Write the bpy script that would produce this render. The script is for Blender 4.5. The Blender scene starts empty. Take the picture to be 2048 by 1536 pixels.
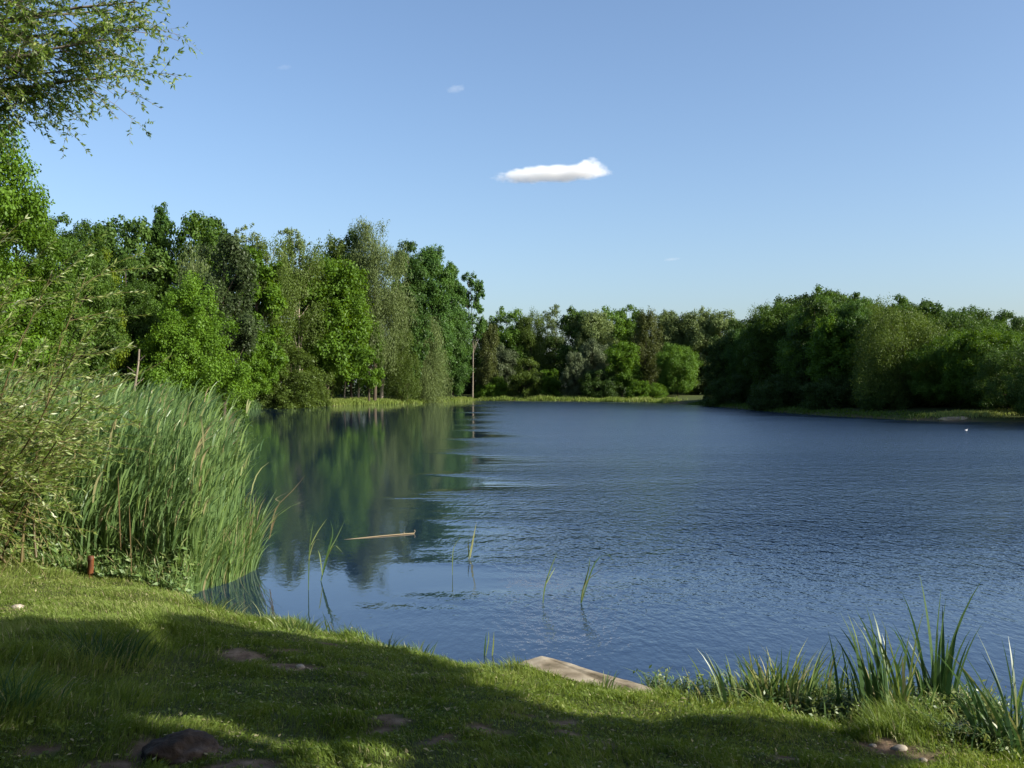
import bpy, math, random
import numpy as np
from mathutils import Vector

R = np.random.default_rng(7)
S = bpy.context.scene
COL = S.collection
PI = math.pi

# ------------------------------------------------------------------ camera, world, sun, exposure
EYE = 2.6            # above the water
F = 1992.0           # focal length in pixels of the 2048 px wide photograph
HORIZON = 772.0
cam = bpy.data.cameras.new('camera')
cam.sensor_width = 36.0
cam.lens = 36.0 * F / 2048.0
cam.clip_start = 0.05
cam.clip_end = 20000
cam_o = bpy.data.objects.new('camera', cam)
cam_o.location = (0, 0, EYE)
cam_o.rotation_euler = (PI / 2 + math.atan((HORIZON - 768) / F), 0, 0)
COL.objects.link(cam_o)
S.camera = cam_o

SUN_AZ, SUN_EL = math.radians(112), math.radians(30)      # azimuth clockwise from the view direction
SUN = np.array([math.sin(SUN_AZ) * math.cos(SUN_EL), math.cos(SUN_AZ) * math.cos(SUN_EL), math.sin(SUN_EL)])
world = bpy.data.worlds.new('World')
S.world = world
world.use_nodes = True
wn = world.node_tree
sky = wn.nodes.new('ShaderNodeTexSky')
sky.sky_type = 'NISHITA'
sky.sun_disc = False
sky.sun_elevation = SUN_EL
sky.sun_rotation = SUN_AZ
sky.altitude = 50
sky.air_density = 0.95
sky.dust_density = 2.0
sky.ozone_density = 3.3
bg = wn.nodes['Background']
bg.inputs['Strength'].default_value = 0.107
wn.links.new(sky.outputs[0], bg.inputs['Color'])
sun = bpy.data.lights.new('sun', 'SUN')
sun.energy = 5.0
sun.angle = math.radians(0.5)
sun.color = (1.0, 0.94, 0.82)
sun_o = bpy.data.objects.new('sun', sun)
sun_o.rotation_euler = Vector(-SUN).to_track_quat('-Z', 'Y').to_euler()
COL.objects.link(sun_o)
S.view_settings.view_transform = 'Standard'
S.view_settings.look = 'None'
S.view_settings.exposure = 0.95
S.view_settings.gamma = 1.0
cy = S.cycles
cy.max_bounces = 8
cy.diffuse_bounces = 3
cy.glossy_bounces = 3
cy.transmission_bounces = 4
cy.volume_bounces = 6
cy.use_denoising = True

# ------------------------------------------------------------------ small helpers
def P(px, py, Y):
    return np.array([(px - 1024) / F * Y, Y, EYE - (py - HORIZON) / F * Y])

def unit(v):
    return v / np.maximum(np.linalg.norm(v, axis=-1, keepdims=True), 1e-9)

def rdir(n, r=R):
    return unit(r.normal(size=(n, 3)))

def tag(o, label=None, cat=None, group=None, kind=None):
    if label: o['label'] = label
    if cat: o['category'] = cat
    if group: o['group'] = group
    if kind: o['kind'] = kind
    return o

def empty(name, loc):
    o = bpy.data.objects.new(name, None)
    o.empty_display_size = 0.3
    o.location = loc
    COL.objects.link(o)
    return o

def vnoise(x, y, seed=0):
    """smooth value noise in 0..1"""
    xi, yi = np.floor(x).astype(np.int64), np.floor(y).astype(np.int64)
    fx, fy = x - xi, y - yi
    fx, fy = fx * fx * (3 - 2 * fx), fy * fy * (3 - 2 * fy)
    def h(a, b):
        n = (a * 374761393 + b * 668265263 + seed * 974711) & 0x7fffffff
        n = ((n ^ (n >> 13)) * 1274126177) & 0x7fffffff
        return ((n ^ (n >> 16)) & 0xffff) / 65535.0
    return (h(xi, yi) * (1 - fx) + h(xi + 1, yi) * fx) * (1 - fy) + (h(xi, yi + 1) * (1 - fx) + h(xi + 1, yi + 1) * fx) * fy

def fnoise(x, y, seed=0):
    return (vnoise(x, y, seed) + 0.5 * vnoise(x * 2.1, y * 2.1, seed + 1) + 0.25 * vnoise(x * 4.3, y * 4.3, seed + 2)) / 1.75

def sstep(a, b, x):
    t = np.clip((x - a) / (b - a), 0, 1)
    return t * t * (3 - 2 * t)

class MB:
    """collects quads (with one number per face, 'tint') into one mesh"""
    def __init__(self):
        self.v, self.f, self.t, self.n = [], [], [], 0
    def add(self, v, f, t):
        self.v.append(v.reshape(-1, 3)); self.f.append(f.reshape(-1, 4) + self.n)
        self.t.append(np.broadcast_to(np.asarray(t, float), (len(f.reshape(-1, 4)),)))
        self.n += len(v.reshape(-1, 3))
    def leaves(self, c, d, nrm, L, W, t):
        """rhombus leaves: base c, along d, facing nrm"""
        n = len(c)
        L = np.broadcast_to(L, (n,))[:, None]; W = np.broadcast_to(W, (n,))[:, None]
        s = unit(np.cross(d, nrm)); up = unit(np.cross(s, d))
        v = np.stack([c, c + d * L * .45 + s * W * .5 + up * W * .18, c + d * L, c + d * L * .45 - s * W * .5 + up * W * .18], 1)
        self.add(v, np.arange(n * 4).reshape(n, 4), t)
    def tubes(self, p, r0, r1, t=.5, sides=5):
        """p (N,K,3) polylines"""
        p = np.asarray(p, float)
        if p.ndim == 2: p = p[None]
        N, K, _ = p.shape
        r0 = np.broadcast_to(r0, (N,)); r1 = np.broadcast_to(r1, (N,))
        tan = unit(np.gradient(p, axis=1))
        ref = np.where(np.abs(tan[..., 2:3]) > .9, np.array([1., 0, 0]), np.array([0, 0, 1.]))
        a = unit(np.cross(tan, ref)); b = np.cross(tan, a)
        k = np.linspace(0, 1, K)
        rr = r0[:, None] * (1 - k) + r1[:, None] * k
        ang = np.arange(sides) / sides * 2 * PI
        v = p[:, :, None, :] + rr[:, :, None, None] * (np.cos(ang)[:, None] * a[:, :, None, :] + np.sin(ang)[:, None] * b[:, :, None, :])
        i = np.arange(N)[:, None, None] * K * sides + np.arange(K - 1)[None, :, None] * sides
        j = np.arange(sides)[None, None, :]; j2 = (j + 1) % sides
        f = np.stack([i + j, i + j2, i + sides + j2, i + sides + j], -1)
        self.add(v, f, np.repeat(np.broadcast_to(t, (N,)), (K - 1) * sides))
    def ribbons(self, p, w, yaw, t):
        """p (N,K,3) centre lines, w (N,) full width, yaw (N,) direction of the width"""
        N, K, _ = p.shape
        s = np.stack([np.cos(yaw), np.sin(yaw), np.zeros(N)], -1)[:, None, :]
        k = np.linspace(0, 1, K)
        prof = np.minimum(1, .55 + 1.6 * k) * np.clip(1 - k ** 2.6, 0.03, 1)
        ww = .5 * w[:, None, None] * prof[None, :, None]
        v = np.stack([p - s * ww, p + s * ww], 2)
        i = np.arange(N)[:, None] * K * 2 + np.arange(K - 1)[None, :] * 2
        f = np.stack([i, i + 1, i + 3, i + 2], -1)
        self.add(v, f, np.repeat(np.broadcast_to(t, (N,)), K - 1))
    def data(self, name, mat, smooth=False):
        v = np.concatenate(self.v).astype(np.float32); f = np.concatenate(self.f).astype(np.int32); t = np.concatenate(self.t).astype(np.float32)
        me = bpy.data.meshes.new(name)
        me.vertices.add(len(v)); me.vertices.foreach_set('co', v.ravel())
        me.loops.add(f.size); me.loops.foreach_set('vertex_index', f.ravel())
        me.polygons.add(len(f)); me.polygons.foreach_set('loop_start', np.arange(len(f), dtype=np.int32) * 4)
        at = me.attributes.new('tint', 'FLOAT', 'FACE'); at.data.foreach_set('value', t)
        me.update(calc_edges=True)
        if smooth: me.shade_smooth()
        me.materials.append(mat)
        return me
    def build(self, name, mat, parent=None, smooth=False):
        o = bpy.data.objects.new(name, self.data(name, mat, smooth))
        COL.objects.link(o)
        if parent: o.parent = parent
        return o

def blades(base, h, lean, bend, droop, K=4):
    """centre lines (N,K,3): lean = (N,2) horizontal direction, bend = how far the tip goes sideways as a share of h"""
    k = np.linspace(0, 1, K)[None, :, None]
    hor = np.concatenate([lean, np.zeros((len(h), 1))], 1)[:, None, :]
    H = h[:, None, None]; B = bend[:, None, None]; D = droop[:, None, None]
    return base[:, None, :] + hor * H * B * (.25 * k + .75 * k ** 2.2) + np.array([0, 0, 1.]) * H * (k - D * k ** 3)

# ------------------------------------------------------------------ materials
def node_mat(name):
    m = bpy.data.materials.new(name)
    m.use_nodes = True
    nt = m.node_tree
    nt.nodes.clear()
    return m, nt, nt.nodes.new, nt.links.new

def ramp(new, link, fac, stops):
    r = new('ShaderNodeValToRGB')
    el = r.color_ramp.elements
    el[0].position, el[0].color = stops[0][0], (*stops[0][1], 1)
    el[1].position, el[1].color = stops[-1][0], (*stops[-1][1], 1)
    for p, c in stops[1:-1]:
        e = el.new(p); e.color = (*c, 1)
    link(fac, r.inputs[0])
    return r.outputs[0]

def leaf_mat(name, stops, trans=.35, gloss=.3, rough=.45, vary=.35):
    m, nt, new, link = node_mat(name)
    at = new('ShaderNodeAttribute'); at.attribute_name = 'tint'
    c = ramp(new, link, at.outputs['Fac'], stops)
    oi = new('ShaderNodeObjectInfo')
    hs = new('ShaderNodeHueSaturation')
    mr = new('ShaderNodeMapRange'); mr.inputs[3].default_value = 1 - vary; mr.inputs[4].default_value = 1 + vary
    link(oi.outputs['Random'], mr.inputs[0]); link(mr.outputs[0], hs.inputs['Value']); link(c, hs.inputs['Color'])
    p = new('ShaderNodeBsdfPrincipled')
    p.inputs['Roughness'].default_value = rough; p.inputs['Specular IOR Level'].default_value = gloss
    tr = new('ShaderNodeBsdfTranslucent')
    mx = new('ShaderNodeMixShader'); mx.inputs[0].default_value = trans
    tc = new('ShaderNodeHueSaturation'); tc.inputs['Saturation'].default_value = 1.15; tc.inputs['Value'].default_value = 1.3
    tc.inputs['Hue'].default_value = .485
    link(hs.outputs[0], tc.inputs['Color']); link(tc.outputs[0], tr.inputs['Color'])
    link(hs.outputs[0], p.inputs['Base Color'])
    link(p.outputs[0], mx.inputs[1]); link(tr.outputs[0], mx.inputs[2])
    o = new('ShaderNodeOutputMaterial'); link(mx.outputs[0], o.inputs[0])
    return m

def rough_mat(name, stops, scale=6., rough=.9, bump=.3, stretch=(1, 1, 1), detail=6, dist=.02):
    m, nt, new, link = node_mat(name)
    tc = new('ShaderNodeTexCoord'); mp = new('ShaderNodeMapping'); mp.inputs['Scale'].default_value = stretch
    nz = new('ShaderNodeTexNoise'); nz.inputs['Scale'].default_value = scale; nz.inputs['Detail'].default_value = detail
    link(tc.outputs['Object'], mp.inputs[0]); link(mp.outputs[0], nz.inputs[0])
    c = ramp(new, link, nz.outputs[0], stops)
    b = new('ShaderNodeBump'); b.inputs['Strength'].default_value = bump; b.inputs['Distance'].default_value = dist
    link(nz.outputs[0], b.inputs['Height'])
    p = new('ShaderNodeBsdfPrincipled'); p.inputs['Roughness'].default_value = rough; p.inputs['Specular IOR Level'].default_value = .25
    link(c, p.inputs['Base Color']); link(b.outputs[0], p.inputs['Normal'])
    o = new('ShaderNodeOutputMaterial'); link(p.outputs[0], o.inputs[0])
    return m

def shades(dark, light, dry=None):
    s = [(.0, dark), (.75, light)]
    if dry: s.append((1., dry))
    return s

MAT = dict(
    broad=leaf_mat('broad_leaf', shades((.032, .072, .010), (.088, .158, .024), (.12, .18, .03)), gloss=.15),
    bright=leaf_mat('bright_leaf', shades((.050, .108, .010), (.100, .185, .018), (.15, .21, .025)), vary=.2, gloss=.15),
    yellow=leaf_mat('yellow_leaf', shades((.06, .10, .008), (.13, .18, .014), (.18, .21, .02)), vary=.1, gloss=.15),
    dark=leaf_mat('dark_leaf', shades((.024, .052, .011), (.066, .115, .024), (.09, .13, .03)), gloss=.15),
    poplar=leaf_mat('poplar_leaf', shades((.026, .064, .014), (.072, .140, .028), (.10, .16, .04)), vary=.2, gloss=.15),
    willow=leaf_mat('willow_leaf', shades((.084, .122, .038), (.160, .210, .070), (.20, .24, .09)), vary=.12, gloss=.15),
    silver=leaf_mat('silver_leaf', shades((.07, .095, .045), (.13, .165, .082), (.18, .21, .12)), vary=.12, gloss=.15),
    birch=leaf_mat('birch_leaf', shades((.050, .082, .014), (.100, .150, .028), (.13, .17, .04)), vary=.12, gloss=.15),
    copper=leaf_mat('copper_leaf', shades((.026, .042, .014), (.064, .095, .032), (.10, .13, .06)), vary=.08, gloss=.2),
    brown=leaf_mat('brown_leaf', shades((.042, .056, .014), (.082, .100, .028), (.11, .12, .05)), vary=.08, gloss=.15),
    grass=leaf_mat('grass_blade', [(0, (.052, .098, .014)), (.45, (.155, .222, .045)), (.75, (.255, .295, .090)), (.9, (.36, .35, .18)), (1, (.42, .36, .22))], trans=.4, gloss=.15, vary=0),
    reed=leaf_mat('reed_blade', [(0, (.045, .105, .040)), (.4, (.125, .205, .070)), (.7, (.18, .27, .075)), (.86, (.30, .29, .14)), (1, (.33, .26, .14))], trans=.4, gloss=.5, rough=.4, vary=0),
    cattail=leaf_mat('cattail_blade', [(0, (.030, .075, .030)), (.5, (.080, .145, .045)), (.8, (.20, .24, .07)), (1, (.38, .35, .18))], trans=.35, gloss=.45, rough=.38, vary=.1),
    straw=leaf_mat('straw', [(0, (.16, .11, .05)), (.6, (.30, .24, .13)), (1, (.42, .37, .24))], trans=.15, vary=.1),
    bark=rough_mat('bark', [(.3, (.035, .026, .018)), (.7, (.11, .085, .06))], 3, .95, .6, (6, 6, 1)),
    grey_bark=rough_mat('grey_bark', [(.3, (.10, .08, .06)), (.7, (.26, .22, .17))], 3, .95, .5, (6, 6, 1)),
    pale_bark=rough_mat('pale_bark', [(.3, (.16, .12, .09)), (.55, (.34, .28, .22)), (.75, (.42, .37, .30))], 3, .9, .4, (4, 4, 1.5)),
    twig=leaf_mat('twig_bark', [(0, (.05, .04, .016)), (.5, (.12, .095, .038)), (1, (.24, .19, .08))], trans=0, vary=.1),
)

# ------------------------------------------------------------------ lake outline, ground, water
LAKE = np.array([(-2.95, 11.0), (-2.3, 10.62), (-1.64, 10.1), (-1.2, 9.75), (-.82, 9.43), (-.4, 9.05), (-.1, 8.93), (.3, 8.85), (.75, 8.5), (1.13, 8.2), (1.5, 7.98), (2.0, 7.85),
    (2.3, 7.5), (2.55, 7.42), (2.8, 7.5), (3.15, 7.4), (3.4, 7.05), (3.45, 6.6), (3.55, 6.3), (3.9, 6.15), (4.6, 5.8), (7, 5), (14, 4), (26, 6), (36, 14), (44, 30), (46, 50), (44, 64), (38, 71.5), (34, 72),
    (30.7, 74), (28.5, 82), (26.7, 92.5), (26, 108), (25.7, 129), (24, 146), (21.7, 157), (12, 165), (2, 171), (-6.6, 175), (-11, 160), (-16, 144), (-20, 136),
    (-24, 129), (-27, 120), (-30, 112), (-28.8, 104), (-23.9, 88), (-18.0, 66), (-13.1, 48), (-8.8, 32), (-6.7, 24), (-5.3, 18.5), (-4.7, 15.5), (-4.15, 13.8), (-4.15, 12.6), (-3.9, 12.0), (-3.5, 11.5)])

def shore(x, y):
    """distance to the shoreline, positive on land"""
    sh = np.shape(x)
    p = np.stack([np.ravel(x), np.ravel(y)], -1)
    best = np.full(len(p), 1e9); ins = np.zeros(len(p), bool)
    for i in range(len(LAKE)):
        a, b = LAKE[i], LAKE[(i + 1) % len(LAKE)]
        ab = b - a
        t = np.clip(((p - a) @ ab) / (ab @ ab), 0, 1)
        best = np.minimum(best, np.hypot(*(p - a - t[:, None] * ab).T))
        c = (a[1] > p[:, 1]) != (b[1] > p[:, 1])
        with np.errstate(divide='ignore', invalid='ignore'):
            xx = a[0] + (p[:, 1] - a[1]) / (ab[1] if ab[1] else 1e-9) * ab[0]
        ins ^= c & (p[:, 0] < xx)
    return (np.where(ins, -1, 1) * best).reshape(sh)

# bare soil patches on the near bank: (px, py, half width, half depth) -> world
def ground_z0(d):
    d = np.asarray(d, float)
    land = .075 * (1 - np.exp(-np.maximum(d, 0) / .10)) + .95 * (1 - np.exp(-np.maximum(d, 0) / 5.5))
    water = -.55 * (1 - np.exp(-np.maximum(-d, 0) / .9)) - .02
    return np.where(d > 0, land, water)

def ground_z(x, y, d=None):
    if d is None: d = shore(x, y)
    z = ground_z0(d)
    near = sstep(0.05, .8, d)
    return z + near * ((fnoise(x * .8, y * .8, 3) - .5) * .20 + (fnoise(x * 3.1, y * 3.1, 5) - .5) * .09)

def on_bank(px, py):
    """where the ray through a pixel meets the near bank"""
    Y = np.linspace(3.5, 14, 500)
    X = (px - 1024) / F * Y
    Z = EYE - (py - HORIZON) / F * Y
    g = np.maximum(ground_z(X, Y), 0)
    i = int(np.argmax(Z <= g))
    return np.array([X[i], Y[i], g[i]])

DIRT = []
for px, py, a, b in [(590, 1335, .28, .16), (460, 1308, .20, .25), (1120, 1445, .22, .14), (1150, 1470, .10, .06), (1770, 1498, .26, .12), (1830, 1520, .14, .10), (880, 1482, .12, .07), (760, 1460, .14, .08),
                     (25, 1220, .16, .10), (80, 1240, .12, .10), (330, 1210, .30, .06), (650, 1290, .20, .10), (1600, 1520, .15, .08), (345, 1500, .34, .22), (230, 1535, .2, .15), (470, 1530, .2, .15), (190, 1440, .1, .05), (520, 1322, .22, .10), (700, 1345, .20, .09), (980, 1462, .14, .07), (1040, 1430, .10, .05), (790, 1440, .16, .09), (560, 1300, .14, .08), (1240, 1490, .14, .07), (1900, 1512, .12, .06), (110, 1500, .10, .06), (330, 1218, .22, .05)]:
    q = on_bank(px, py); DIRT.append((q[0], q[1], a, b))

def dirt(x, y):
    m = np.zeros(np.shape(x))
    wx = (fnoise(x * 5, y * 5, 21) - .5) * .35; wy = (fnoise(x * 5, y * 5, 22) - .5) * .3
    for cx, cyy, a, b in DIRT:
        m = np.maximum(m, 1 - sstep(.5, 1.25, np.hypot((x + wx - cx) / a, (y + wy - cyy) / b)))
    return m

def lines(a, b, fine, lo, hi, cap, far):
    out = list(np.arange(a, b + 1e-6, fine))
    s = fine
    while out[-1] < hi:
        s = min(s * 1.13, cap if out[-1] < far else 60); out.append(out[-1] + s)
    s = fine; pre = []
    c = a
    while c > lo:
        s = min(s * 1.13, cap if c > -90 else 60); c -= s; pre.append(c)
    return np.array(pre[::-1] + out)

gx = lines(-7.5, 6, .1, -700, 700, 2.2, 90)
gy = lines(3.4, 15.5, .1, -300, 1500, 2.2, 230)
GX, GY = np.meshgrid(gx, gy)
GD = shore(GX, GY)
GZ = ground_z(GX, GY, GD)
m_ = MB()
nx, ny = len(gx), len(gy)
ii = (np.arange(ny - 1)[:, None] * nx + np.arange(nx - 1)[None, :])
m_.add(np.stack([GX, GY, GZ], -1), np.stack([ii, ii + 1, ii + nx + 1, ii + nx], -1), 0)

m, nt, new, link = node_mat('bank_soil')
tc = new('ShaderNodeTexCoord')
n1 = new('ShaderNodeTexNoise'); n1.inputs['Scale'].default_value = 9; n1.inputs['Detail'].default_value = 8
n2 = new('ShaderNodeTexNoise'); n2.inputs['Scale'].default_value = 55; n2.inputs['Detail'].default_value = 4
link(tc.outputs['Object'], n1.inputs[0]); link(tc.outputs['Object'], n2.inputs[0])
soil = ramp(new, link, n1.outputs[0], [(.3, (.070, .045, .028)), (.5, (.14, .095, .062)), (.72, (.24, .175, .12))])
turf = ramp(new, link, n2.outputs[0], [(.3, (.028, .040, .010)), (.7, (.075, .090, .025))])
at = new('ShaderNodeAttribute'); at.attribute_name = 'bare'
mx = new('ShaderNodeMix'); mx.data_type = 'RGBA'
link(at.outputs['Fac'], mx.inputs[0]); link(turf, mx.inputs[6]); link(soil, mx.inputs[7])
bp = new('ShaderNodeBump'); bp.inputs['Strength'].default_value = .8; bp.inputs['Distance'].default_value = .03
link(n1.outputs[0], bp.inputs['Height'])
bp2 = new('ShaderNodeBump'); bp2.inputs['Strength'].default_value = .6; bp2.inputs['Distance'].default_value = .01
link(n2.outputs[0], bp2.inputs['Height']); link(bp.outputs[0], bp2.inputs['Normal'])
p = new('ShaderNodeBsdfPrincipled'); p.inputs['Roughness'].default_value = .95; p.inputs['Specular IOR Level'].default_value = .15
link(mx.outputs[2], p.inputs['Base Color']); link(bp2.outputs[0], p.inputs['Normal'])
o = new('ShaderNodeOutputMaterial'); link(p.outputs[0], o.inputs[0])
ground = m_.build('ground', m, smooth=True)
bare = np.clip(dirt(GX, GY) + (GD < .02) * 1., 0, 1).astype(np.float32)
at_ = ground.data.attributes.new('bare', 'FLOAT', 'POINT'); at_.data.foreach_set('value', bare.ravel())
tag(ground, kind='structure')

# water: one flat sheet, the wind's ripples are a bump that dies down in the lee of the reeds and the trees
def math_node(new, link, op, a, b=None, c=None, clamp=False):
    n = new('ShaderNodeMath'); n.operation = op; n.use_clamp = clamp
    for i, q in enumerate((a, b, c)):
        if q is None: continue
        if hasattr(q, 'is_linked'): link(q, n.inputs[i])
        else: n.inputs[i].default_value = q
    return n.outputs[0]

def map_range(new, link, v, a, b, c, d):
    n = new('ShaderNodeMapRange'); n.interpolation_type = 'SMOOTHSTEP'
    link(v, n.inputs[0])
    for i, q in enumerate((a, b, c, d)): n.inputs[i + 1].default_value = q
    return n.outputs[0]

m, nt, new, link = node_mat('lake_water')
tc = new('ShaderNodeTexCoord')
sep = new('ShaderNodeSeparateXYZ'); link(tc.outputs['Object'], sep.inputs[0])
X, Y = sep.outputs[0], sep.outputs[1]
def nz(scale, stretch, detail=2, rough=.5, rot=0):
    mp = new('ShaderNodeMapping'); mp.inputs['Scale'].default_value = stretch; mp.inputs['Rotation'].default_value = (0, 0, rot)
    link(tc.outputs['Object'], mp.inputs[0])
    n = new('ShaderNodeTexNoise'); n.inputs['Scale'].default_value = scale; n.inputs['Detail'].default_value = detail; n.inputs['Roughness'].default_value = rough
    link(mp.outputs[0], n.inputs[0])
    return n.outputs[0]
streak = nz(.16, (.35, 1, 1), 4, .6)                    # long patches of wind
# shelter boundary  x + 1.3 + 0.035 y, pushed about by the streaks
sx = math_node(new, link, 'ADD', math_node(new, link, 'MULTIPLY_ADD', Y, .034, X), .2)
sx = math_node(new, link, 'MULTIPLY_ADD', math_node(new, link, 'SUBTRACT', streak, .5), 11, sx)
lee = map_range(new, link, sx, -1.2, 2.4, .035, 1)
near = map_range(new, link, Y, 8.5, 19, .10, 1)
patch = map_range(new, link, streak, .32, .68, .6, 1.25)
amp = math_node(new, link, 'MULTIPLY', math_node(new, link, 'MULTIPLY', lee, near), math_node(new, link, 'MULTIPLY', patch, map_range(new, link, Y, 20, 60, 1, .85)))
w1 = nz(7.0, (1.35, .6, 1), 2, .6, .25)
w2 = nz(2.4, (1.2, .7, 1), 2, .5, -.3)
w3 = nz(16, (1, 1.2, 1), 1, .5, .9)
h = math_node(new, link, 'ADD', math_node(new, link, 'MULTIPLY', w1, .060), math_node(new, link, 'MULTIPLY', w2, .058))
h = math_node(new, link, 'MULTIPLY_ADD', w3, .006, h)
h = math_node(new, link, 'MULTIPLY', h, amp)
bp = new('ShaderNodeBump'); bp.inputs['Strength'].default_value = 1; bp.inputs['Distance'].default_value = 1
link(h, bp.inputs['Height'])
p = new('ShaderNodeBsdfPrincipled')
p.inputs['Base Color'].default_value = (.006, .017, .043, 1)
p.inputs['IOR'].default_value = 1.6
# far out the wavelets are too small to see one by one: they act as roughness
rg = math_node(new, link, 'MULTIPLY_ADD', math_node(new, link, 'MULTIPLY', lee, map_range(new, link, Y, 14, 50, 0, 1)), .20, .03)
link(rg, p.inputs['Roughness'])
link(bp.outputs[0], p.inputs['Normal'])
o = new('ShaderNodeOutputMaterial'); link(p.outputs[0], o.inputs[0])
m_ = MB()
wx, wy = np.linspace(-70, 70, 15), np.linspace(0, 200, 21)
WX, WY = np.meshgrid(wx, wy)
ii = (np.arange(20)[:, None] * 15 + np.arange(14)[None, :])
m_.add(np.stack([WX, WY, WX * 0], -1), np.stack([ii, ii + 1, ii + 16, ii + 15], -1), 0)
tag(m_.build('water', m), kind='structure')

# ------------------------------------------------------------------ trees
def prof(kind, t):
    if kind == 'round': return np.clip(1 - np.abs(2 * t - .85) ** 2.4 * .75, .0, 1) ** .6 * np.clip((1 - t) / .12, 0, 1) ** .5
    if kind == 'cone': return np.clip(1 - t, 0, 1) ** .75 * np.clip(t / .12, .5, 1)
    if kind == 'column': return (np.clip(t / .2, .45, 1)) * np.clip((1 - t) / .32, 0, 1) ** .5
    if kind == 'dome': return np.sqrt(np.clip(1 - t ** 2.2, 0, 1))
    return np.ones_like(t)

def crown_tree(seed, H, base, Rd, shape, nclump, cr, nleaf, leaf, aspect=.7, droop=0., shell=.6, flat=.7, trunk=.16, bent=.4, stems=1, loose=.4):
    """returns (crown MB, trunk MB); crown is many leaf sized faces gathered in clumps, the trunk carries tapered limbs"""
    r = np.random.default_rng(seed)
    t = r.random(nclump * 6); keep = r.random(len(t)) < prof(shape, t) + .08
    t = t[keep][:nclump] * .95; n = len(t)
    ang = r.random(n) * 2 * PI
    rad = Rd * prof(shape, t) * (1 - shell * r.random(n) ** 1.6) * (.86 + .28 * r.random(n))
    z = base + t * (H - base)
    lop = 1 + .22 * np.sin(ang * 2 + seed) * r.random()
    axis = np.array([np.sin(seed) * bent, np.cos(seed * 1.7) * bent])
    c = np.stack([np.cos(ang) * rad * lop + axis[0] * t, np.sin(ang) * rad * lop + axis[1] * t, z], -1)
    crr = cr * (.55 + .9 * r.random(n)) * (.75 + .4 * prof(shape, t))
    SUB = 7
    sub = rdir(n * SUB, r).reshape(n, SUB, 3) * (.40 + .65 * r.random((n, SUB, 1))) * np.array([1.15, 1.15, flat])
    cr_ = MB()
    w = crr ** 1.8; k = r.choice(n, nleaf, p=w / w.sum())
    d = rdir(nleaf, r)
    q = r.random(nleaf) ** loose
    off = sub[k, r.integers(0, SUB, nleaf)] + d * (.48 * q * (1 + .5 * r.random(nleaf) ** 4))[:, None]
    pos = c[k] + off * crr[k][:, None]
    d = unit(off + d * .6)
    if droop:
        pos[:, 2] -= droop * crr[k] * r.random(nleaf) ** 1.3 * 2.2
    nrm = unit(d * .75 + r.normal(size=(nleaf, 3)) * .5 + np.array([0, 0, .35]))
    tan = unit(np.cross(nrm, rdir(nleaf, r)) + np.array([0, 0, -droop * 1.2]))
    ct = r.random(n)
    tint = np.clip(.10 + .40 * ct[k] + .30 * r.random(nleaf) , 0, 1)
    L = leaf * (.6 + .8 * r.random(nleaf))
    cr_.leaves(pos, tan, nrm, L, L * aspect, tint)
    tk = MB()
    K = 9
    s = np.linspace(0, 1, K)
    for i in range(stems):
        a = r.random() * 2 * PI; sp = .0 if stems == 1 else Rd * .35
        top = base + (H - base) * (.86 if stems == 1 else .6 + .3 * r.random())
        ln = np.stack([axis[0] * s ** 2 + np.cos(a) * sp * s + .12 * np.sin(s * 5 + seed + i), axis[1] * s ** 2 + np.sin(a) * sp * s + .12 * np.cos(s * 4 + i), s * top - .25], -1)
        tk.tubes(ln, trunk * (1 if stems == 1 else .55), trunk * .12, .5, 8)
        if i == 0: main = ln
    ks = r.choice(n, min(n, 26), replace=False)
    zz = np.clip(c[ks, 2] - .35 * (H - base) * (.4 + .6 * r.random(len(ks))), base * .55, None)
    f = np.clip((zz + .25) / (main[-1, 2] + .25), .03, .98)
    st = np.stack([np.interp(f, s, main[:, i]) for i in range(3)], -1)
    u = np.linspace(0, 1, 5)[None, :, None]
    mid = (st + c[ks]) / 2 + np.array([0, 0, -.04 * H]) * r.random((len(ks), 1))
    br = (1 - u) ** 2 * st[:, None] + 2 * u * (1 - u) * mid[:, None] + u ** 2 * c[ks][:, None]
    tk.tubes(br, trunk * .42 * (1 - f * .6), trunk * .06, .5, 5)
    return cr_, tk

SPEC = {}
def species(name, mat, bark, H, base, Rd, variants=2, **kw):
    SPEC[name] = (mat, bark, H, base, Rd, variants, kw)
BUILT = {}
def grown(name, v, aspect):
    """crown and trunk meshes of a species, grown to a height : radius close to the one asked for"""
    key = (name, v, round(math.log2(aspect) * 3))
    if key not in BUILT:
        mat, bark, H, base, Rd, variants, kw = SPEC[name]
        kw = dict(kw)
        R2 = H / 2 ** (key[2] / 3)
        g = R2 / Rd
        kw['nleaf'] = int(kw['nleaf'] * min(max(g, .45), 1.5) * LEAFY); kw['leaf'] = kw['leaf'] * LEAFY ** -.45
        kw['nclump'] = int(kw['nclump'] * min(max(g, .75), 1.6)); kw['cr'] = kw['cr'] * min(max(g, .55), 1.3) ** .7
        c, t = crown_tree(hash_(name) + v * 31 + key[2], H, base, R2, **kw)
        q = np.concatenate(c.v)
        BUILT[key] = (c.data('crown', MAT[mat]), t.data('trunk', MAT[bark], True), float(np.percentile(q[:, 2], 99.7)), float(np.percentile(np.hypot(q[:, 0], q[:, 1]), 96)))
    return BUILT[key]
LEAFY = 1.9
def hash_(s):
    return sum((i + 3) * ord(c) for i, c in enumerate(s)) % 9973

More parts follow.
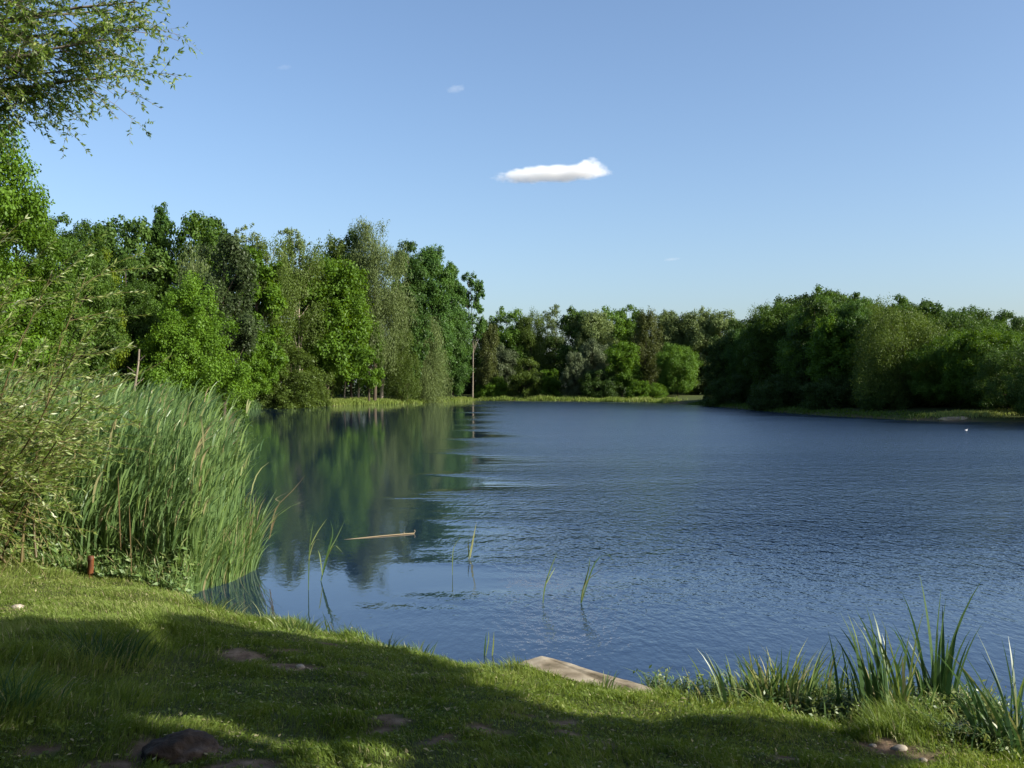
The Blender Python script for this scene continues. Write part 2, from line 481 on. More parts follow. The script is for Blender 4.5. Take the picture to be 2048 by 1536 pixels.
species('broad', 'broad', 'bark', 14, 1.6, 4.2, shape='round', nclump=150, cr=1.0, nleaf=28000, leaf=.30, variants=3, loose=.55)
species('oak', 'dark', 'bark', 12, .8, 4.4, shape='round', nclump=150, cr=1.0, nleaf=28000, leaf=.28, variants=3, loose=.55)
species('sycamore', 'bright', 'bark', 14, 2.6, 4.2, shape='round', nclump=150, cr=.85, nleaf=25000, leaf=.33, variants=2, trunk=.2)
species('near_sycamore', 'bright', 'bark', 12, 1.0, 4.2, shape='round', nclump=150, cr=.95, nleaf=80000, leaf=.16, variants=2)
species('near_broad', 'broad', 'bark', 11, .6, 3.4, shape='round', nclump=140, cr=.85, nleaf=62000, leaf=.165, variants=3)
species('golden', 'yellow', 'bark', 11, 1.0, 3.0, shape='column', nclump=90, cr=.8, nleaf=22000, leaf=.22, variants=1)
species('cone', 'bright', 'bark', 10, .3, 3.6, shape='cone', nclump=130, cr=.8, nleaf=46000, leaf=.185, variants=2)
species('tall_willow', 'willow', 'bark', 22, 5, 4.4, shape='column', nclump=150, cr=1.35, nleaf=46000, leaf=.34, aspect=.32, droop=.8, variants=1, trunk=.28)
species('weeping', 'willow', 'bark', 12, .4, 3.0, shape='column', nclump=90, cr=1.0, nleaf=22000, leaf=.32, aspect=.32, droop=.9, variants=2)
species('poplar', 'poplar', 'bark', 20, 2, 3.4, shape='column', nclump=130, cr=1.05, nleaf=32000, leaf=.34, variants=2, trunk=.2, shell=.8)
species('birch', 'birch', 'pale_bark', 16, 4, 3.2, shape='column', nclump=70, cr=1.0, nleaf=14000, leaf=.26, aspect=.5, droop=.6, variants=2, trunk=.13, loose=.7)
species('thin', 'willow', 'bark', 18, 9, 2.6, shape='column', nclump=110, cr=.55, nleaf=5200, leaf=.26, variants=2, trunk=.10, loose=.9)
species('bare_topped', 'poplar', 'grey_bark', 18, 7.0, 2.9, shape='column', nclump=64, cr=.75, nleaf=7000, leaf=.36, variants=1, trunk=.17, loose=.6)
species('copper', 'copper', 'bark', 12, 1.6, 2.8, shape='column', nclump=100, cr=.85, nleaf=26000, leaf=.22, variants=1)
species('brown', 'brown', 'bark', 14, .8, 2.2, shape='column', nclump=70, cr=.9, nleaf=16000, leaf=.28, droop=.5, variants=1)
species('olive', 'birch', 'bark', 12, .6, 3.0, shape='column', nclump=90, cr=1.0, nleaf=24000, leaf=.26, aspect=.45, droop=.5, variants=2)
species('far_lumpy', 'willow', 'bark', 16, .6, 4.0, shape='round', nclump=120, cr=1.2, nleaf=30000, leaf=.36, aspect=.7, variants=3)
species('bush', 'olivebush' if 'olivebush' in MAT else 'birch', 'bark', 5, -.2, 3.2, shape='dome', nclump=90, cr=.62, nleaf=26000, leaf=.20, aspect=.5, trunk=.08, stems=5, variants=2)
species('green_bush', 'bright', 'bark', 4, -.2, 2.4, shape='dome', nclump=80, cr=.55, nleaf=18000, leaf=.20, trunk=.07, stems=4, variants=2)
species('dark_bush', 'dark', 'bark', 5, -.2, 3.4, shape='dome', nclump=90, cr=.7, nleaf=18000, leaf=.24, trunk=.08, stems=4, variants=2)
species('silver_bush', 'silver', 'bark', 6, -.1, 2.2, shape='column', nclump=70, cr=.6, nleaf=16000, leaf=.28, aspect=.35, trunk=.08, stems=3, variants=2)

BED_LINE = 0
count = {}
def tree(spec, px, top, wide, depth, label, name='tree', cat='tree', group=None, dx=0):
    k = count.get(spec, 0); count[spec] = k + 1
    while True:                     # keep every trunk on dry land
        x = (px - 1024) / F * depth
        if float(shore(np.array([x]), np.array([depth]))[0]) > (.3 if cat == 'bush' else .9): break
        depth += 1.0
    gz = float(ground_z(np.array([x]), np.array([depth]))[0])
    gz = max(gz, .05)
    zt = EYE - (top - HORIZON) / F * depth
    root = empty(name, (x, depth, gz))
    crown, trunk, H, Rd = grown(spec, k % SPEC[spec][5], (zt - gz) / (wide / F * depth / 2 * 1.05))
    sx = wide / F * depth / (2 * Rd) * 1.12
    root.scale = (sx, sx, (zt - gz) / H)
    root.rotation_euler = (0, 0, (k * 2.399 + px * .013) % (2 * PI))
    for me, nm in ((trunk, 'trunk'), (crown, 'crown')):
        o = bpy.data.objects.new(nm, me); COL.objects.link(o); o.parent = root
    tag(root, label, cat, group)
    return root

LW, FW, RW = 'trees of the wood on the reedy side of the lake', 'trees along the far end of the lake', 'trees on the shaded bank of the lake'
T = tree
# --- the wood on the reedy side, nearest first
T('near_sycamore', -125, 200, 320, 34, 'tall bright green broadleaf tree cut by the photo edge, below the overhanging willow bough', 'broadleaf_tree', 'tree', LW)
T('near_sycamore', 35, 405, 190, 40, 'bright green broadleaf tree whose crown slopes down behind the wind-blown willow bush', 'broadleaf_tree', 'tree', LW)
T('near_broad', 105, 440, 130, 52, 'dense mid green tree next to the bright sloping crown', 'broadleaf_tree', 'tree', LW)
T('near_broad', 175, 452, 130, 56, 'mid green tree with blue green shadowed clumps in front of the yellow streaked tree', 'broadleaf_tree', 'tree', LW)
T('golden', 215, 505, 70, 60, 'narrow tree with a yellow green streak down its crown', 'broadleaf_tree', 'tree', LW)
T('near_broad', 255, 520, 120, 64, 'rounded green tree beside the yellow streaked one, over the pale snag', 'broadleaf_tree', 'tree', LW)
T('oak', 245, 440, 150, 88, 'dark crowned tree rising behind the yellow streaked tree', 'broadleaf_tree', 'tree', LW)
T('poplar', 325, 418, 62, 92, 'tall tree ending in one pointed knob above the others', 'broadleaf_tree', 'tree', LW)
T('broad', 385, 432, 130, 90, 'tall dark green tree with a ragged many-tipped top', 'broadleaf_tree', 'tree', LW)
T('broad', 430, 440, 90, 94, 'tall green tree standing right behind the dark greyish tree', 'broadleaf_tree', 'tree', LW)
T('weeping', 398, 500, 80, 78, 'drooping olive tree hanging over the bright cone shaped tree', 'weeping_tree', 'tree', LW)
T('copper', 446, 472, 120, 70, 'dark grey purple leaved tree, the dullest crown in the wood', 'dark_leaved_tree', 'tree', LW)
T('cone', 382, 560, 190, 62, 'bright green cone shaped young tree reaching down to the reeds', 'cone_shaped_tree', 'tree', LW)
T('near_broad', 300, 610, 110, 66, 'low leafy tree between the pale snag and the cone shaped tree', 'broadleaf_tree', 'tree', LW)
T('sycamore', 512, 500, 100, 84, 'bright green tree just behind the dark grey purple one', 'broadleaf_tree', 'tree', LW)
T('sycamore', 500, 660, 110, 90, 'low bright green tree above the cattails at the water', 'broadleaf_tree', 'tree', LW)
T('birch', 540, 478, 120, 104, 'olive birch with a white stem showing through its thin crown', 'birch_tree', 'tree', LW)
T('thin', 500, 452, 80, 118, 'sparse twiggy treetop of grey twigs over the birches', 'sparse_tree', 'tree', LW)
T('birch', 600, 474, 110, 112, 'brownish olive birch next to the big bright sycamore', 'birch_tree', 'tree', LW)
T('thin', 580, 458, 70, 124, 'bare looking twiggy treetop poking up over the brownish birch', 'sparse_tree', 'tree', LW)
T('sycamore', 655, 522, 175, 104, 'big bright green sycamore with trunk in shade at the edge of the wood', 'sycamore_tree', 'tree', LW)
T('sycamore', 738, 625, 62, 116, 'small bright green tree tucked under the tall pale willow', 'broadleaf_tree', 'tree', LW)
T('olive', 665, 478, 80, 140, 'dull olive tree between the birches and the tall pale willow', 'broadleaf_tree', 'tree', LW)
T('poplar', 700, 466, 70, 142, 'dark green tree half hidden by the tall pale willow', 'broadleaf_tree', 'tree', LW)
T('tall_willow', 750, 448, 118, 128, 'tall pale grey green willow, the highest crown over the water', 'willow_tree', 'tree', LW)
T('poplar', 815, 486, 72, 142, 'dark green poplar leaning against the pale willow', 'poplar_tree', 'tree', LW)
T('poplar', 862, 496, 84, 148, 'dark green poplar with the broadest column of the two', 'poplar_tree', 'tree', LW)
T('poplar', 905, 530, 56, 158, 'slimmer dark poplar stepping down towards the bare-trunked pine', 'poplar_tree', 'tree', LW)
T('weeping', 850, 640, 92, 136, 'light green drooping tree at the water in front of the poplars', 'weeping_tree', 'tree', LW)
T('olive', 800, 655, 70, 140, 'olive tree between the pale trunk and the light drooping tree', 'broadleaf_tree', 'tree', LW)
T('poplar', 905, 610, 66, 160, 'leafy green tree filling the gap beside the bare-trunked pine', 'broadleaf_tree', 'tree', LW)
T('bare_topped', 946, 546, 56, 164, 'slender tall tree with a long bare pale trunk and an open crown', 'slender_tree', 'tree', LW)
T('bush', 560, 690, 165, 104, 'large rounded olive bush hanging over the water', 'bush', 'bush', 'bushes along the water')
T('bush', 632, 762, 60, 117, 'small olive bush leaning out over the water with dark stems', 'bush', 'bush', 'bushes along the water')
T('green_bush', 440, 735, 110, 80, 'bright green bush under the dark grey purple tree', 'bush', 'bush', 'bushes along the water')
T('green_bush', 340, 745, 90, 64, 'leafy bush in front of the dark hollow under the cone shaped tree', 'bush', 'bush', 'bushes along the water')
# --- far end
T('brown', 974, 645, 40, 178, 'reddish brown tree beside the bare pale trunk', 'broadleaf_tree', 'tree', FW)
T('broad', 1016, 620, 90, 190, 'rounded green tree at the far end with an even top', 'broadleaf_tree', 'tree', FW)
T('olive', 1062, 625, 60, 188, 'olive green tree between the even topped tree and the wispy one', 'broadleaf_tree', 'tree', FW)
T('thin', 1110, 610, 56, 196, 'wispy see-through tree with a grey green top at the far end', 'sparse_tree', 'tree', FW)
T('silver_bush', 1000, 690, 60, 182, 'bluish grey small tree under the even topped tree', 'small_tree', 'tree', FW)
T('oak', 1095, 672, 90, 196, 'dark leaved tree in the gap below the wispy one', 'broadleaf_tree', 'tree', FW)
T('oak', 1150, 620, 70, 186, 'dark green tree with a grey peak beside the wispy tree', 'broadleaf_tree', 'tree', FW)
T('far_lumpy', 1185, 626, 80, 184, 'pale lumpy sunlit tree behind the silver willow', 'broadleaf_tree', 'tree', FW)
T('broad', 1225, 618, 80, 188, 'fresh green tree with the brightest top of the far end', 'broadleaf_tree', 'tree', FW)
T('broad', 1262, 615, 70, 190, 'green tree crowding the dark brown column', 'broadleaf_tree', 'tree', FW)
T('brown', 1292, 622, 56, 178, 'dark brown column shaped tree among lumpy pale ones', 'column_tree', 'tree', FW)
T('far_lumpy', 1342, 625, 80, 182, 'pale lumpy tree next to the dark brown column', 'broadleaf_tree', 'tree', FW)
T('far_lumpy', 1396, 622, 80, 180, 'pale lumpy tree, middle one of three alike in the sun', 'broadleaf_tree', 'tree', FW)
T('far_lumpy', 1445, 626, 80, 178, 'pale lumpy tree where the shaded bank begins', 'broadleaf_tree', 'tree', FW)
T('broad', 1355, 690, 80, 168, 'lower green tree in front of the pale lumpy ones', 'broadleaf_tree', 'tree', FW)
T('green_bush', 985, 752, 62, 178, 'fresh green bush at the foot of the bare-trunked tree', 'bush', 'bush', 'bushes along the water')
T('bush', 1055, 718, 76, 176, 'olive bush, tallest on the far grass strip', 'bush', 'bush', 'bushes along the water')
T('green_bush', 1100, 740, 50, 176, 'small leafy bush between the olive bush and the silver willow', 'bush', 'bush', 'bushes along the water')
T('silver_bush', 1150, 706, 48, 172, 'silvery willow bush leaning on the far bank', 'willow_bush', 'bush', 'bushes along the water')
T('silver_bush', 1190, 680, 62, 176, 'grey green small tree behind the silvery willow bush', 'small_tree', 'tree', FW)
T('sycamore', 1245, 685, 70, 170, 'bright green small tree in front of the dark brown column', 'small_tree', 'tree', FW)
T('dark_bush', 1200, 740, 80, 170, 'dark bush in the shade beside the silvery willow bush', 'bush', 'bush', 'bushes along the water')
T('green_bush', 1290, 762, 70, 164, 'low green bush on the far grass strip below the brown column', 'bush', 'bush', 'bushes along the water')
# --- shaded bank
T('oak', 1500, 636, 100, 140, 'tree where the dark bank meets the sunny far end', 'broadleaf_tree', 'tree', RW)
T('oak', 1588, 592, 90, 124, 'sunlit topped tree with a square shoulder on the dark bank', 'broadleaf_tree', 'tree', RW)
T('broad', 1655, 578, 100, 122, 'highest rounded tree of the dark bank', 'broadleaf_tree', 'tree', RW)
T('broad', 1702, 592, 80, 118, 'tree between the highest one and the olive willow on the dark bank', 'broadleaf_tree', 'tree', RW)
T('olive', 1748, 602, 100, 106, 'fine leaved olive tree on the dark bank', 'broadleaf_tree', 'tree', RW)
T('cone', 1802, 594, 60, 116, 'green tree with a knobbed tip behind the olive one', 'broadleaf_tree', 'tree', RW)
T('oak', 1862, 604, 84, 104, 'dark tree with a pointed tip and a bright lower flank', 'broadleaf_tree', 'tree', RW)
T('broad', 1928, 618, 110, 102, 'yellowish green rounded tree beyond the pointed dark one', 'broadleaf_tree', 'tree', RW)
T('oak', 2012, 626, 90, 98, 'dark green tree at the photo edge above the sandy shore', 'broadleaf_tree', 'tree', RW)
T('oak', 2085, 640, 110, 96, 'dark green tree cut by the photo edge', 'broadleaf_tree', 'tree', RW)
T('oak', 1462, 668, 80, 138, 'dark tree at the corner of the lake', 'broadleaf_tree', 'tree', RW)
T('broad', 1540, 616, 84, 114, 'dark tree overhanging the water below the square shouldered one', 'broadleaf_tree', 'tree', RW)
T('oak', 1632, 600, 84, 104, 'dark tree overhanging the water below the highest crown', 'broadleaf_tree', 'tree', RW)
T('poplar', 1715, 606, 76, 96, 'dark tree overhanging the water below the olive crown', 'broadleaf_tree', 'tree', RW)
T('oak', 1790, 612, 84, 92, 'dark tree overhanging the water before the sandy shore', 'broadleaf_tree', 'tree', RW)
T('broad', 1905, 628, 90, 90, 'dark tree standing behind the sandy shore', 'broadleaf_tree', 'tree', RW)
T('oak', 2020, 640, 84, 88, 'dark tree over the grassy end of the sandy shore', 'broadleaf_tree', 'tree', RW)
T('dark_bush', 1470, 752, 120, 126, 'shaded bush at the corner where the grass strip ends', 'bush', 'bush', 'bushes along the water')
T('dark_bush', 1570, 750, 130, 104, 'shaded bush touching the water under the dark trees', 'bush', 'bush', 'bushes along the water')
T('dark_bush', 1680, 752, 130, 94, 'wide shaded bush at the darkest stretch of water', 'bush', 'bush', 'bushes along the water')
T('dark_bush', 1780, 765, 120, 86, 'shaded bush next to the sandy shore', 'bush', 'bush', 'bushes along the water')
T('dark_bush', 1960, 790, 90, 82, 'low bush sitting on the sandy shore', 'bush', 'bush', 'bushes along the water')

# trees further out than the picture, whose shadows fall on the shaded bank
def skyline(px):
    return float(np.interp(px, [1440, 1500, 1550, 1600, 1650, 1700, 1750, 1800, 1860, 1930, 1965, 2010, 2060, 2200], [640, 634, 600, 594, 581, 592, 606, 603, 610, 622, 644, 632, 642, 655]))
rs = np.random.default_rng(91)
edge = np.array([(24.6, 146), (25.7, 129), (26, 108), (26.7, 92.5), (28.5, 82), (30.7, 74), (38, 70), (44, 62), (46, 50), (45, 40)], float)
el_ = np.concatenate([[0], np.cumsum(np.hypot(*np.diff(edge, axis=0).T))])
for row, off in enumerate((7.5, 13, 19)):
    for u in np.arange(3 + row, el_[-1], 4.6):
        x = np.interp(u, el_, edge[:, 0]) + off + rs.normal(0, .8); y = np.interp(u, el_, edge[:, 1]) - off * .2 + rs.normal(0, .8)
        px = x / y * F + 1024
        hmax = EYE + (HORIZON - skyline(px)) / F * y - (.2 + [2.2, 1.0, .8][row] * rs.random()) if px < 2350 else 12.5 + 2 * rs.random()
        hmax = min(hmax, 16)
        if x > 41 and abs(y - (74.5 - .27 * (x - 36))) < 4.5: continue
        T(['oak', 'broad', 'broad', 'sycamore', 'poplar', 'olive', 'broad'][rs.integers(0, 7)], px, HORIZON - (hmax - EYE) / y * F, rs.uniform(5.5, 8.5) / y * F, y, 'tree standing deeper in the wood behind the front trees of the shaded bank', 'broadleaf_tree', 'tree', 'deeper trees of the shaded bank')

for i, (x, y, h, w) in enumerate([(-6.5, -5, 16, 12), (.5, -7.5, 17, 13), (8, -9, 17, 12), (-13, 0, 14, 10), (-15, -9, 17, 13)]):  # unseen trees, added so their crowns cut the sky light on the near bank
    c_, t_, H_, R_ = grown('oak', i % 3, h / (w / 2))
    g_ = float(ground_z(np.array([float(x)]), np.array([float(y)]))[0])
    rt = empty('broadleaf_tree', (x, y, g_)); rt.scale = (w / 2 / R_, w / 2 / R_, h / H_); rt.rotation_euler = (0, 0, i * 1.3)
    for me, nm in ((t_, 'trunk'), (c_, 'crown')):
        o = bpy.data.objects.new(nm, me); COL.objects.link(o); o.parent = rt
    tag(rt, 'unseen dark green tree added behind the viewer to block sky light', 'tree', 'added trees behind the viewer')

# the deep wood behind the first trees: one mass
def wood(poly_pts, name, label, nl, hgt, mat):
    r = np.random.default_rng(hash_(name))
    mb = MB()
    pts = np.array(poly_pts)
    seg = r.integers(0, len(pts) - 1, nl); u = r.random(nl)
    base = pts[seg] * (1 - u[:, None]) + pts[seg + 1] * u[:, None]
    base = base + r.normal(size=(nl, 2)) * 2.2
    z = hgt * r.random(nl) ** 1.1 * (.65 + .5 * vnoise(base[:, 0] * .2, base[:, 1] * .2, 3)) + .4
    d = rdir(nl, r); L = .5 * (.6 + .8 * r.random(nl))
    mb.leaves(np.column_stack([base, z]), d, rdir(nl, r), L, L * .7, .1 + .6 * r.random(nl))
    tag(mb.build(name, MAT[mat]), label, 'wood', kind='stuff')
wood([(-34, 58), (-46, 88), (-46, 112), (-40, 140), (-32, 160), (-22, 176), (-12, 194), (-3, 204)], 'wood', 'dark mass of the wood behind the trees of the reedy side', 50000, 12, 'dark')
wood([(-20, 206), (-8, 202), (10, 204), (34, 196), (46, 180)], 'far_wood', 'dense leaf mass behind the trees at the far end of the lake', 30000, 11, 'dark')
wood([(46, 170), (46, 140), (48, 118), (52, 98), (70, 92)], 'shaded_wood', 'dense leaf mass behind the trees of the shaded bank', 30000, 8, 'dark')

# bare pale trunks standing in the dark hollow of the wood
for px, y0, y1, dp, lean, rad, lab in [(716, 690, 795, 141, 4, .16, 'thin brown trunk standing in the dark hollow under the sycamore'), (764, 715, 796, 145, 6, .28, 'pale thick trunk leaning in the dark hollow of the wood'),
                                  (690, 690, 792, 140, 1, .12, 'slim dark trunk in the hollow under the sycamore'), (796, 700, 795, 150, -2, .12, 'slim grey trunk beside the pale thick one'),
                                  (268, 698, 778, 56, 5, .085, 'broken pale snag at the edge of the wood behind the reeds')]:
    a, b = P(px, y1, dp), P(px + lean, y0, dp)
    a[2] = float(ground_z(np.array([a[0]]), np.array([dp]))[0]) - .2
    s = np.linspace(0, 1, 7)[:, None]
    ln = a + (b - a) * s + np.array([.12, .08, 0]) * np.sin(s * 4 + px)
    mb = MB(); mb.tubes(ln, rad, rad * .6, .5, 9)
    if px < 300:
        for q, dd in ((4, (-.5, .1, .35)), (5, (.35, -.1, .3)), (3, (.4, .1, .4))):
            mb.tubes(np.stack([ln[q], ln[q] + np.array(dd) * .7, ln[q] + np.array(dd) * 1.2]), rad * .4, rad * .12, .5, 6)
    tag(mb.build('bare_trunk' if px > 300 else 'dead_snag', MAT['pale_bark' if px > 300 else 'grey_bark'], smooth=True), lab, 'tree trunk' if px > 300 else 'dead tree', 'bare trunks in the wood')

# ------------------------------------------------------------------ branching plants close by
def grow(r, start, dirs, length, K, pull, wob):
    """N curved twigs (N,K,3)"""
    N = len(start); p = np.empty((N, K, 3)); p[:, 0] = start
    d = unit(dirs); st = (length / (K - 1))[:, None]
    for i in range(1, K):
        d = unit(d + pull / (K - 1) + r.normal(size=(N, 3)) * wob)
        p[:, i] = p[:, i - 1] + d * st
    return p

def along(r, p, n, lo=.15, hi=1.):
    N, K, _ = p.shape
    k = r.integers(0, N, n); u = (lo + (hi - lo) * r.random(n)) * (K - 1)
    i = np.minimum(u.astype(int), K - 2); f = (u - i)[:, None]
    a, b = p[k, i], p[k, i + 1]
    return a * (1 - f) + b * f, unit(b - a), k

# the willow bush blown by the wind at the near end of the reeds
def willow_bush():
    r = np.random.default_rng(41)
    root = empty('willow_bush', (-6.75, 11.9, .45))
    O = np.array([-6.75, 11.9, .45])
    n = 46
    st = np.column_stack([r.normal(0, .45, n) - .1, r.normal(0, .5, n), np.zeros(n)])
    dr = np.column_stack([r.normal(.04, .36, n), r.normal(-.05, .4, n), .9 + .3 * r.random(n)])
    main = grow(r, st, dr, 1.6 + 2.4 * r.random(n), 9, np.array([.30, 0, -.22]), .06)
    mb = MB(); mb.tubes(main, .011 + .010 * r.random(n), .004, .1 + .4 * r.random(n), 5)
    q, t, k = along(r, main, 700, .25)
    d2 = unit(t * .7 + rdir(700, r) * .75 + np.array([.35, 0, .05]))
    L2 = .45 + .75 * r.random(700)
    tw = grow(r, q, d2, L2, 6, np.array([.55, 0, -.25]), .10)
    mb.tubes(tw, .005, .002, .3 + .6 * r.random(700), 3)
    lo = 150
    q, t, k = along(r, main, lo, .05, .5)
    tl = grow(r, q, unit(rdir(lo, r) + np.array([.3, -.35, -.1])), .5 + .9 * r.random(lo), 7, np.array([.2, 0, -.9]), .12)
    mb.tubes(tl, .006, .002, .4 + .6 * r.random(lo), 3)
    mb.build('branches', MAT['twig'], root)
    lf = MB()
    for src, N in ((tw, 25000), (tl, 4500), (main, 2500)):
        q, t, k = along(r, src, N, .12)
        d = unit(t * .55 + rdir(N, r) * .65 + np.array([.45, 0, .05]))
        L = .075 * (.6 + .8 * r.random(N))
        lf.leaves(q, d, unit(rdir(N, r) + np.array([0, 0, .5])), L, L * .24, np.clip(r.random(N) * .8 + .3 * r.random(len(src))[k], 0, 1))
    lf.build('leaves', MAT['willow_near'], root)
    tag(root, 'wind blown willow bush with thin olive twigs beside the reed bed', 'bush')

MAT['willow_near'] = leaf_mat('narrow_willow_leaf', [(0, (.085, .150, .026)), (.55, (.180, .255, .055)), (.85, (.28, .33, .11)), (1, (.46, .50, .30))], trans=.4, gloss=.5, rough=.4, vary=0)
MAT['bough'] = leaf_mat('bough_leaf', [(0, (.09, .155, .03)), (.6, (.18, .27, .06)), (.9, (.28, .36, .12)), (1, (.42, .46, .24))], trans=.6, gloss=.5, rough=.4, vary=0)
willow_bush()

# the willow whose bough hangs into the picture; its trunk stands outside it
def willow_over():
    r = np.random.default_rng(52)
    B = np.array([-10.6, 11.5, .7])
    root = empty('willow_tree', B)
    s = np.linspace(0, 1, 9)[:, None]
    trunk = np.array([[0, 0, -.3]]) + s * np.array([[1.1, .2, 6.6]]) + np.sin(s * 5) * np.array([[.12, .1, 0]])
    tk = MB(); tk.tubes(trunk, .30, .10, .5, 10)
    tips = []
    bb = []
    for (tx, ty, tz, k0) in [(-4.4, 11.3, 7.3, 6), (-4.35, 11.6, 6.75, 6), (-4.6, 11.2, 6.5, 5), (-5.2, 11.8, 6.35, 5), (-5.7, 11.2, 6.35, 5), (-5.0, 12.2, 7.2, 6), (-5.9, 10.8, 6.7, 5), (-5.4, 11.4, 7.9, 7), (-4.7, 12., 8.4, 7), (-6.4, 11.9, 6.7, 5), (-4.3, 11.4, 7.0, 6), (-4.3, 11.1, 7.6, 7), (-5.0, 11.5, 6.5, 5), (-5.6, 11.9, 6.2, 5), (-4.7, 11.9, 6.3, 5), (-5.3, 11.0, 7.1, 6), (-6.0, 12.4, 7.4, 6), (-6.6, 11.0, 7.6, 7)]:
        a = trunk[k0]; b = np.array([tx, ty, tz]) - B
        mid = (a + b) / 2 + np.array([.2, 0, .7])
        u = np.linspace(0, 1, 9)[:, None]
        bb.append((1 - u) ** 2 * a + 2 * u * (1 - u) * mid + u * u * b)
    bb = np.array(bb)
    tk.tubes(bb, .06, .008, .5, 6)
    n = 760
    q, t, k = along(r, bb, n, .35)
    sp = grow(r, q, unit(t * .8 + rdir(n, r) * .75 + np.array([.25, 0, -.05])), .3 + .65 * r.random(n), 6, np.array([.15, 0, -.35]), .09)
    tk.tubes(sp, .005, .002, .5, 4)
    n3 = 3200
    q, t, k = along(r, sp, n3, .2)
    ss = grow(r, q, unit(t * .5 + rdir(n3, r) * .8 + np.array([.2, 0, -.1])), .12 + .28 * r.random(n3), 5, np.array([.1, 0, -.4]), .12)
    tk.tubes(ss, .0022, .001, .5, 3)
    tk.build('trunk', MAT['grey_bark'], root, True)
    lf = MB()
    for src, N in ((ss, 44000), (sp, 12000)):
        q, t, k = along(r, src, N, .05)
        d = unit(t * .45 + rdir(N, r) * .75 + np.array([.25, 0, -.1]))
        L = .058 * (.6 + .8 * r.random(N))
        lf.leaves(q, d, unit(rdir(N, r) + np.array([0, 0, .4])), L, L * .36, np.clip(r.random(N) ** 1.3, 0, 1))
    lf.build('crown', MAT['bough'], root)
    tag(root, 'willow tree hanging its sparse leafy bough into the sky', 'tree')
willow_over()

# ------------------------------------------------------------------ trees behind the camera that shade the near bank
def shade_trees():
    r = np.random.default_rng(63)
    poly = [[(-30, 1262), (130, 1250), (215, 1270), (265, 1310), (340, 1355), (400, 1392), (250, 1420), (-30, 1420)],
            [(345, 1232), (450, 1258), (600, 1272), (720, 1296), (850, 1322), (905, 1352), (950, 1405), (1060, 1436), (1200, 1456), (1400, 1462), (1600, 1458), (1700, 1500), (1640, 1536), (1100, 1530), (960, 1488), (840, 1468), (700, 1482), (560, 1470), (480, 1430), (440, 1395), (400, 1320)],
            [(-30, 1502), (150, 1492), (250, 1478), (440, 1496), (470, 1560), (460, 1640), (-100, 1640)],
            [(985, 1520), (1500, 1525), (1600, 1600), (1300, 1680), (1000, 1680), (930, 1590)]]
    pts = []
    for pl, cnt in zip(poly, (260, 620, 190, 150)):
        pl = np.array(pl, float); lo, hi = pl.min(0), pl.max(0); got = 0
        while got < cnt:
            c = lo + (hi - lo) * r.random(2)
            ins = False
            for i in range(len(pl)):
                a, b = pl[i], pl[(i + 1) % len(pl)]
                if (a[1] > c[1]) != (b[1] > c[1]) and c[0] < a[0] + (c[1] - a[1]) / (b[1] - a[1]) * (b[0] - a[0]): ins = not ins
            if ins: pts.append(c); got += 1
    pts = np.array(pts)
    roots = [np.array([4.6, -1.0]), np.array([8.6, .4]), np.array([7.0, -4.5])]
    G = []
    for c in pts:
        Y = np.linspace(3.0, 14, 400)
        Z = EYE - (c[1] - HORIZON) / F * Y
        Xx = (c[0] - 1024) / F * Y
        g = np.maximum(GZI(Xx, Y), 0)
        i = int(np.argmax(Z <= g)); q = np.array([Xx[i], Y[i], g[i]])
        for z in np.concatenate([r.uniform(3.6, 6.5, 8), np.linspace(6.5, 12, 23)]):
            w = q + SUN * (z - q[2]) / SUN[2]
            out = abs(w[0]) > .56 * w[1] + .9 or (w[2] - EYE) > .42 * w[1] + .9
            if out: break
        G.append(w)
    G = np.array(G)
    own = np.argmin([np.hypot(*(G[:, :2] + np.array([1.0, 0]) - q).T) for q in roots], 0)
    for k, q in enumerate(roots):
        c = G[own == k]
        if not len(c): continue
        gz = float(ground_z(np.array([q[0]]), np.array([q[1]]))[0])
        B = np.array([q[0], q[1], gz])
        root = empty('shade_tree', B)
        N = len(c) * 180
        kk = r.integers(0, len(c), N)
        pos = c[kk] + rdir(N, r) * (.20 * r.random(N) ** .5)[:, None] + SUN * r.normal(0, .45, N)[:, None] - B
        # keep every leaf out of the picture
        wp = pos + B
        ok = (np.abs(wp[:, 0]) > .53 * wp[:, 1] + .3) | ((wp[:, 2] - EYE) > .40 * wp[:, 1] + .3)
        pos = pos[ok]; n = len(pos)
        lf = MB(); L = .14 * (.6 + .7 * r.random(n))
        lf.leaves(pos, rdir(n, r), unit(rdir(n, r) + SUN * .4), L, L * .75, r.random(n) * .9)
        tk = MB(); cc = c - B; top = cc.mean(0)
        s = np.linspace(0, 1, 9)[:, None]
        ln = np.array([0, 0, -.3]) + s * np.array([top[0] * .35, top[1] * .35, top[2] * .95]) + np.sin(s * 5 + k) * .08
        tk.tubes(ln, .2, .05, .5, 9)
        sel = cc[r.choice(len(cc), min(40, len(cc)), replace=False)]
        f = np.clip(sel[:, 2] / top[2] * .7, .25, .95)
        st = np.stack([np.interp(f, s[:, 0], ln[:, i]) for i in range(3)], -1)
        u = np.linspace(0, 1, 6)[None, :, None]
        md = (st + sel) / 2 + np.array([0, 0, .3])
        tk.tubes((1 - u) ** 2 * st[:, None] + 2 * u * (1 - u) * md[:, None] + u * u * sel[:, None], .05, .012, .5, 5)
        tk.build('trunk', MAT['bark'], root, True)
        lf.build('crown', MAT['dark'], root)
        tag(root, 'leafy tree beside the viewer that throws its shadow over the bank', 'tree', 'trees that shade the bank')

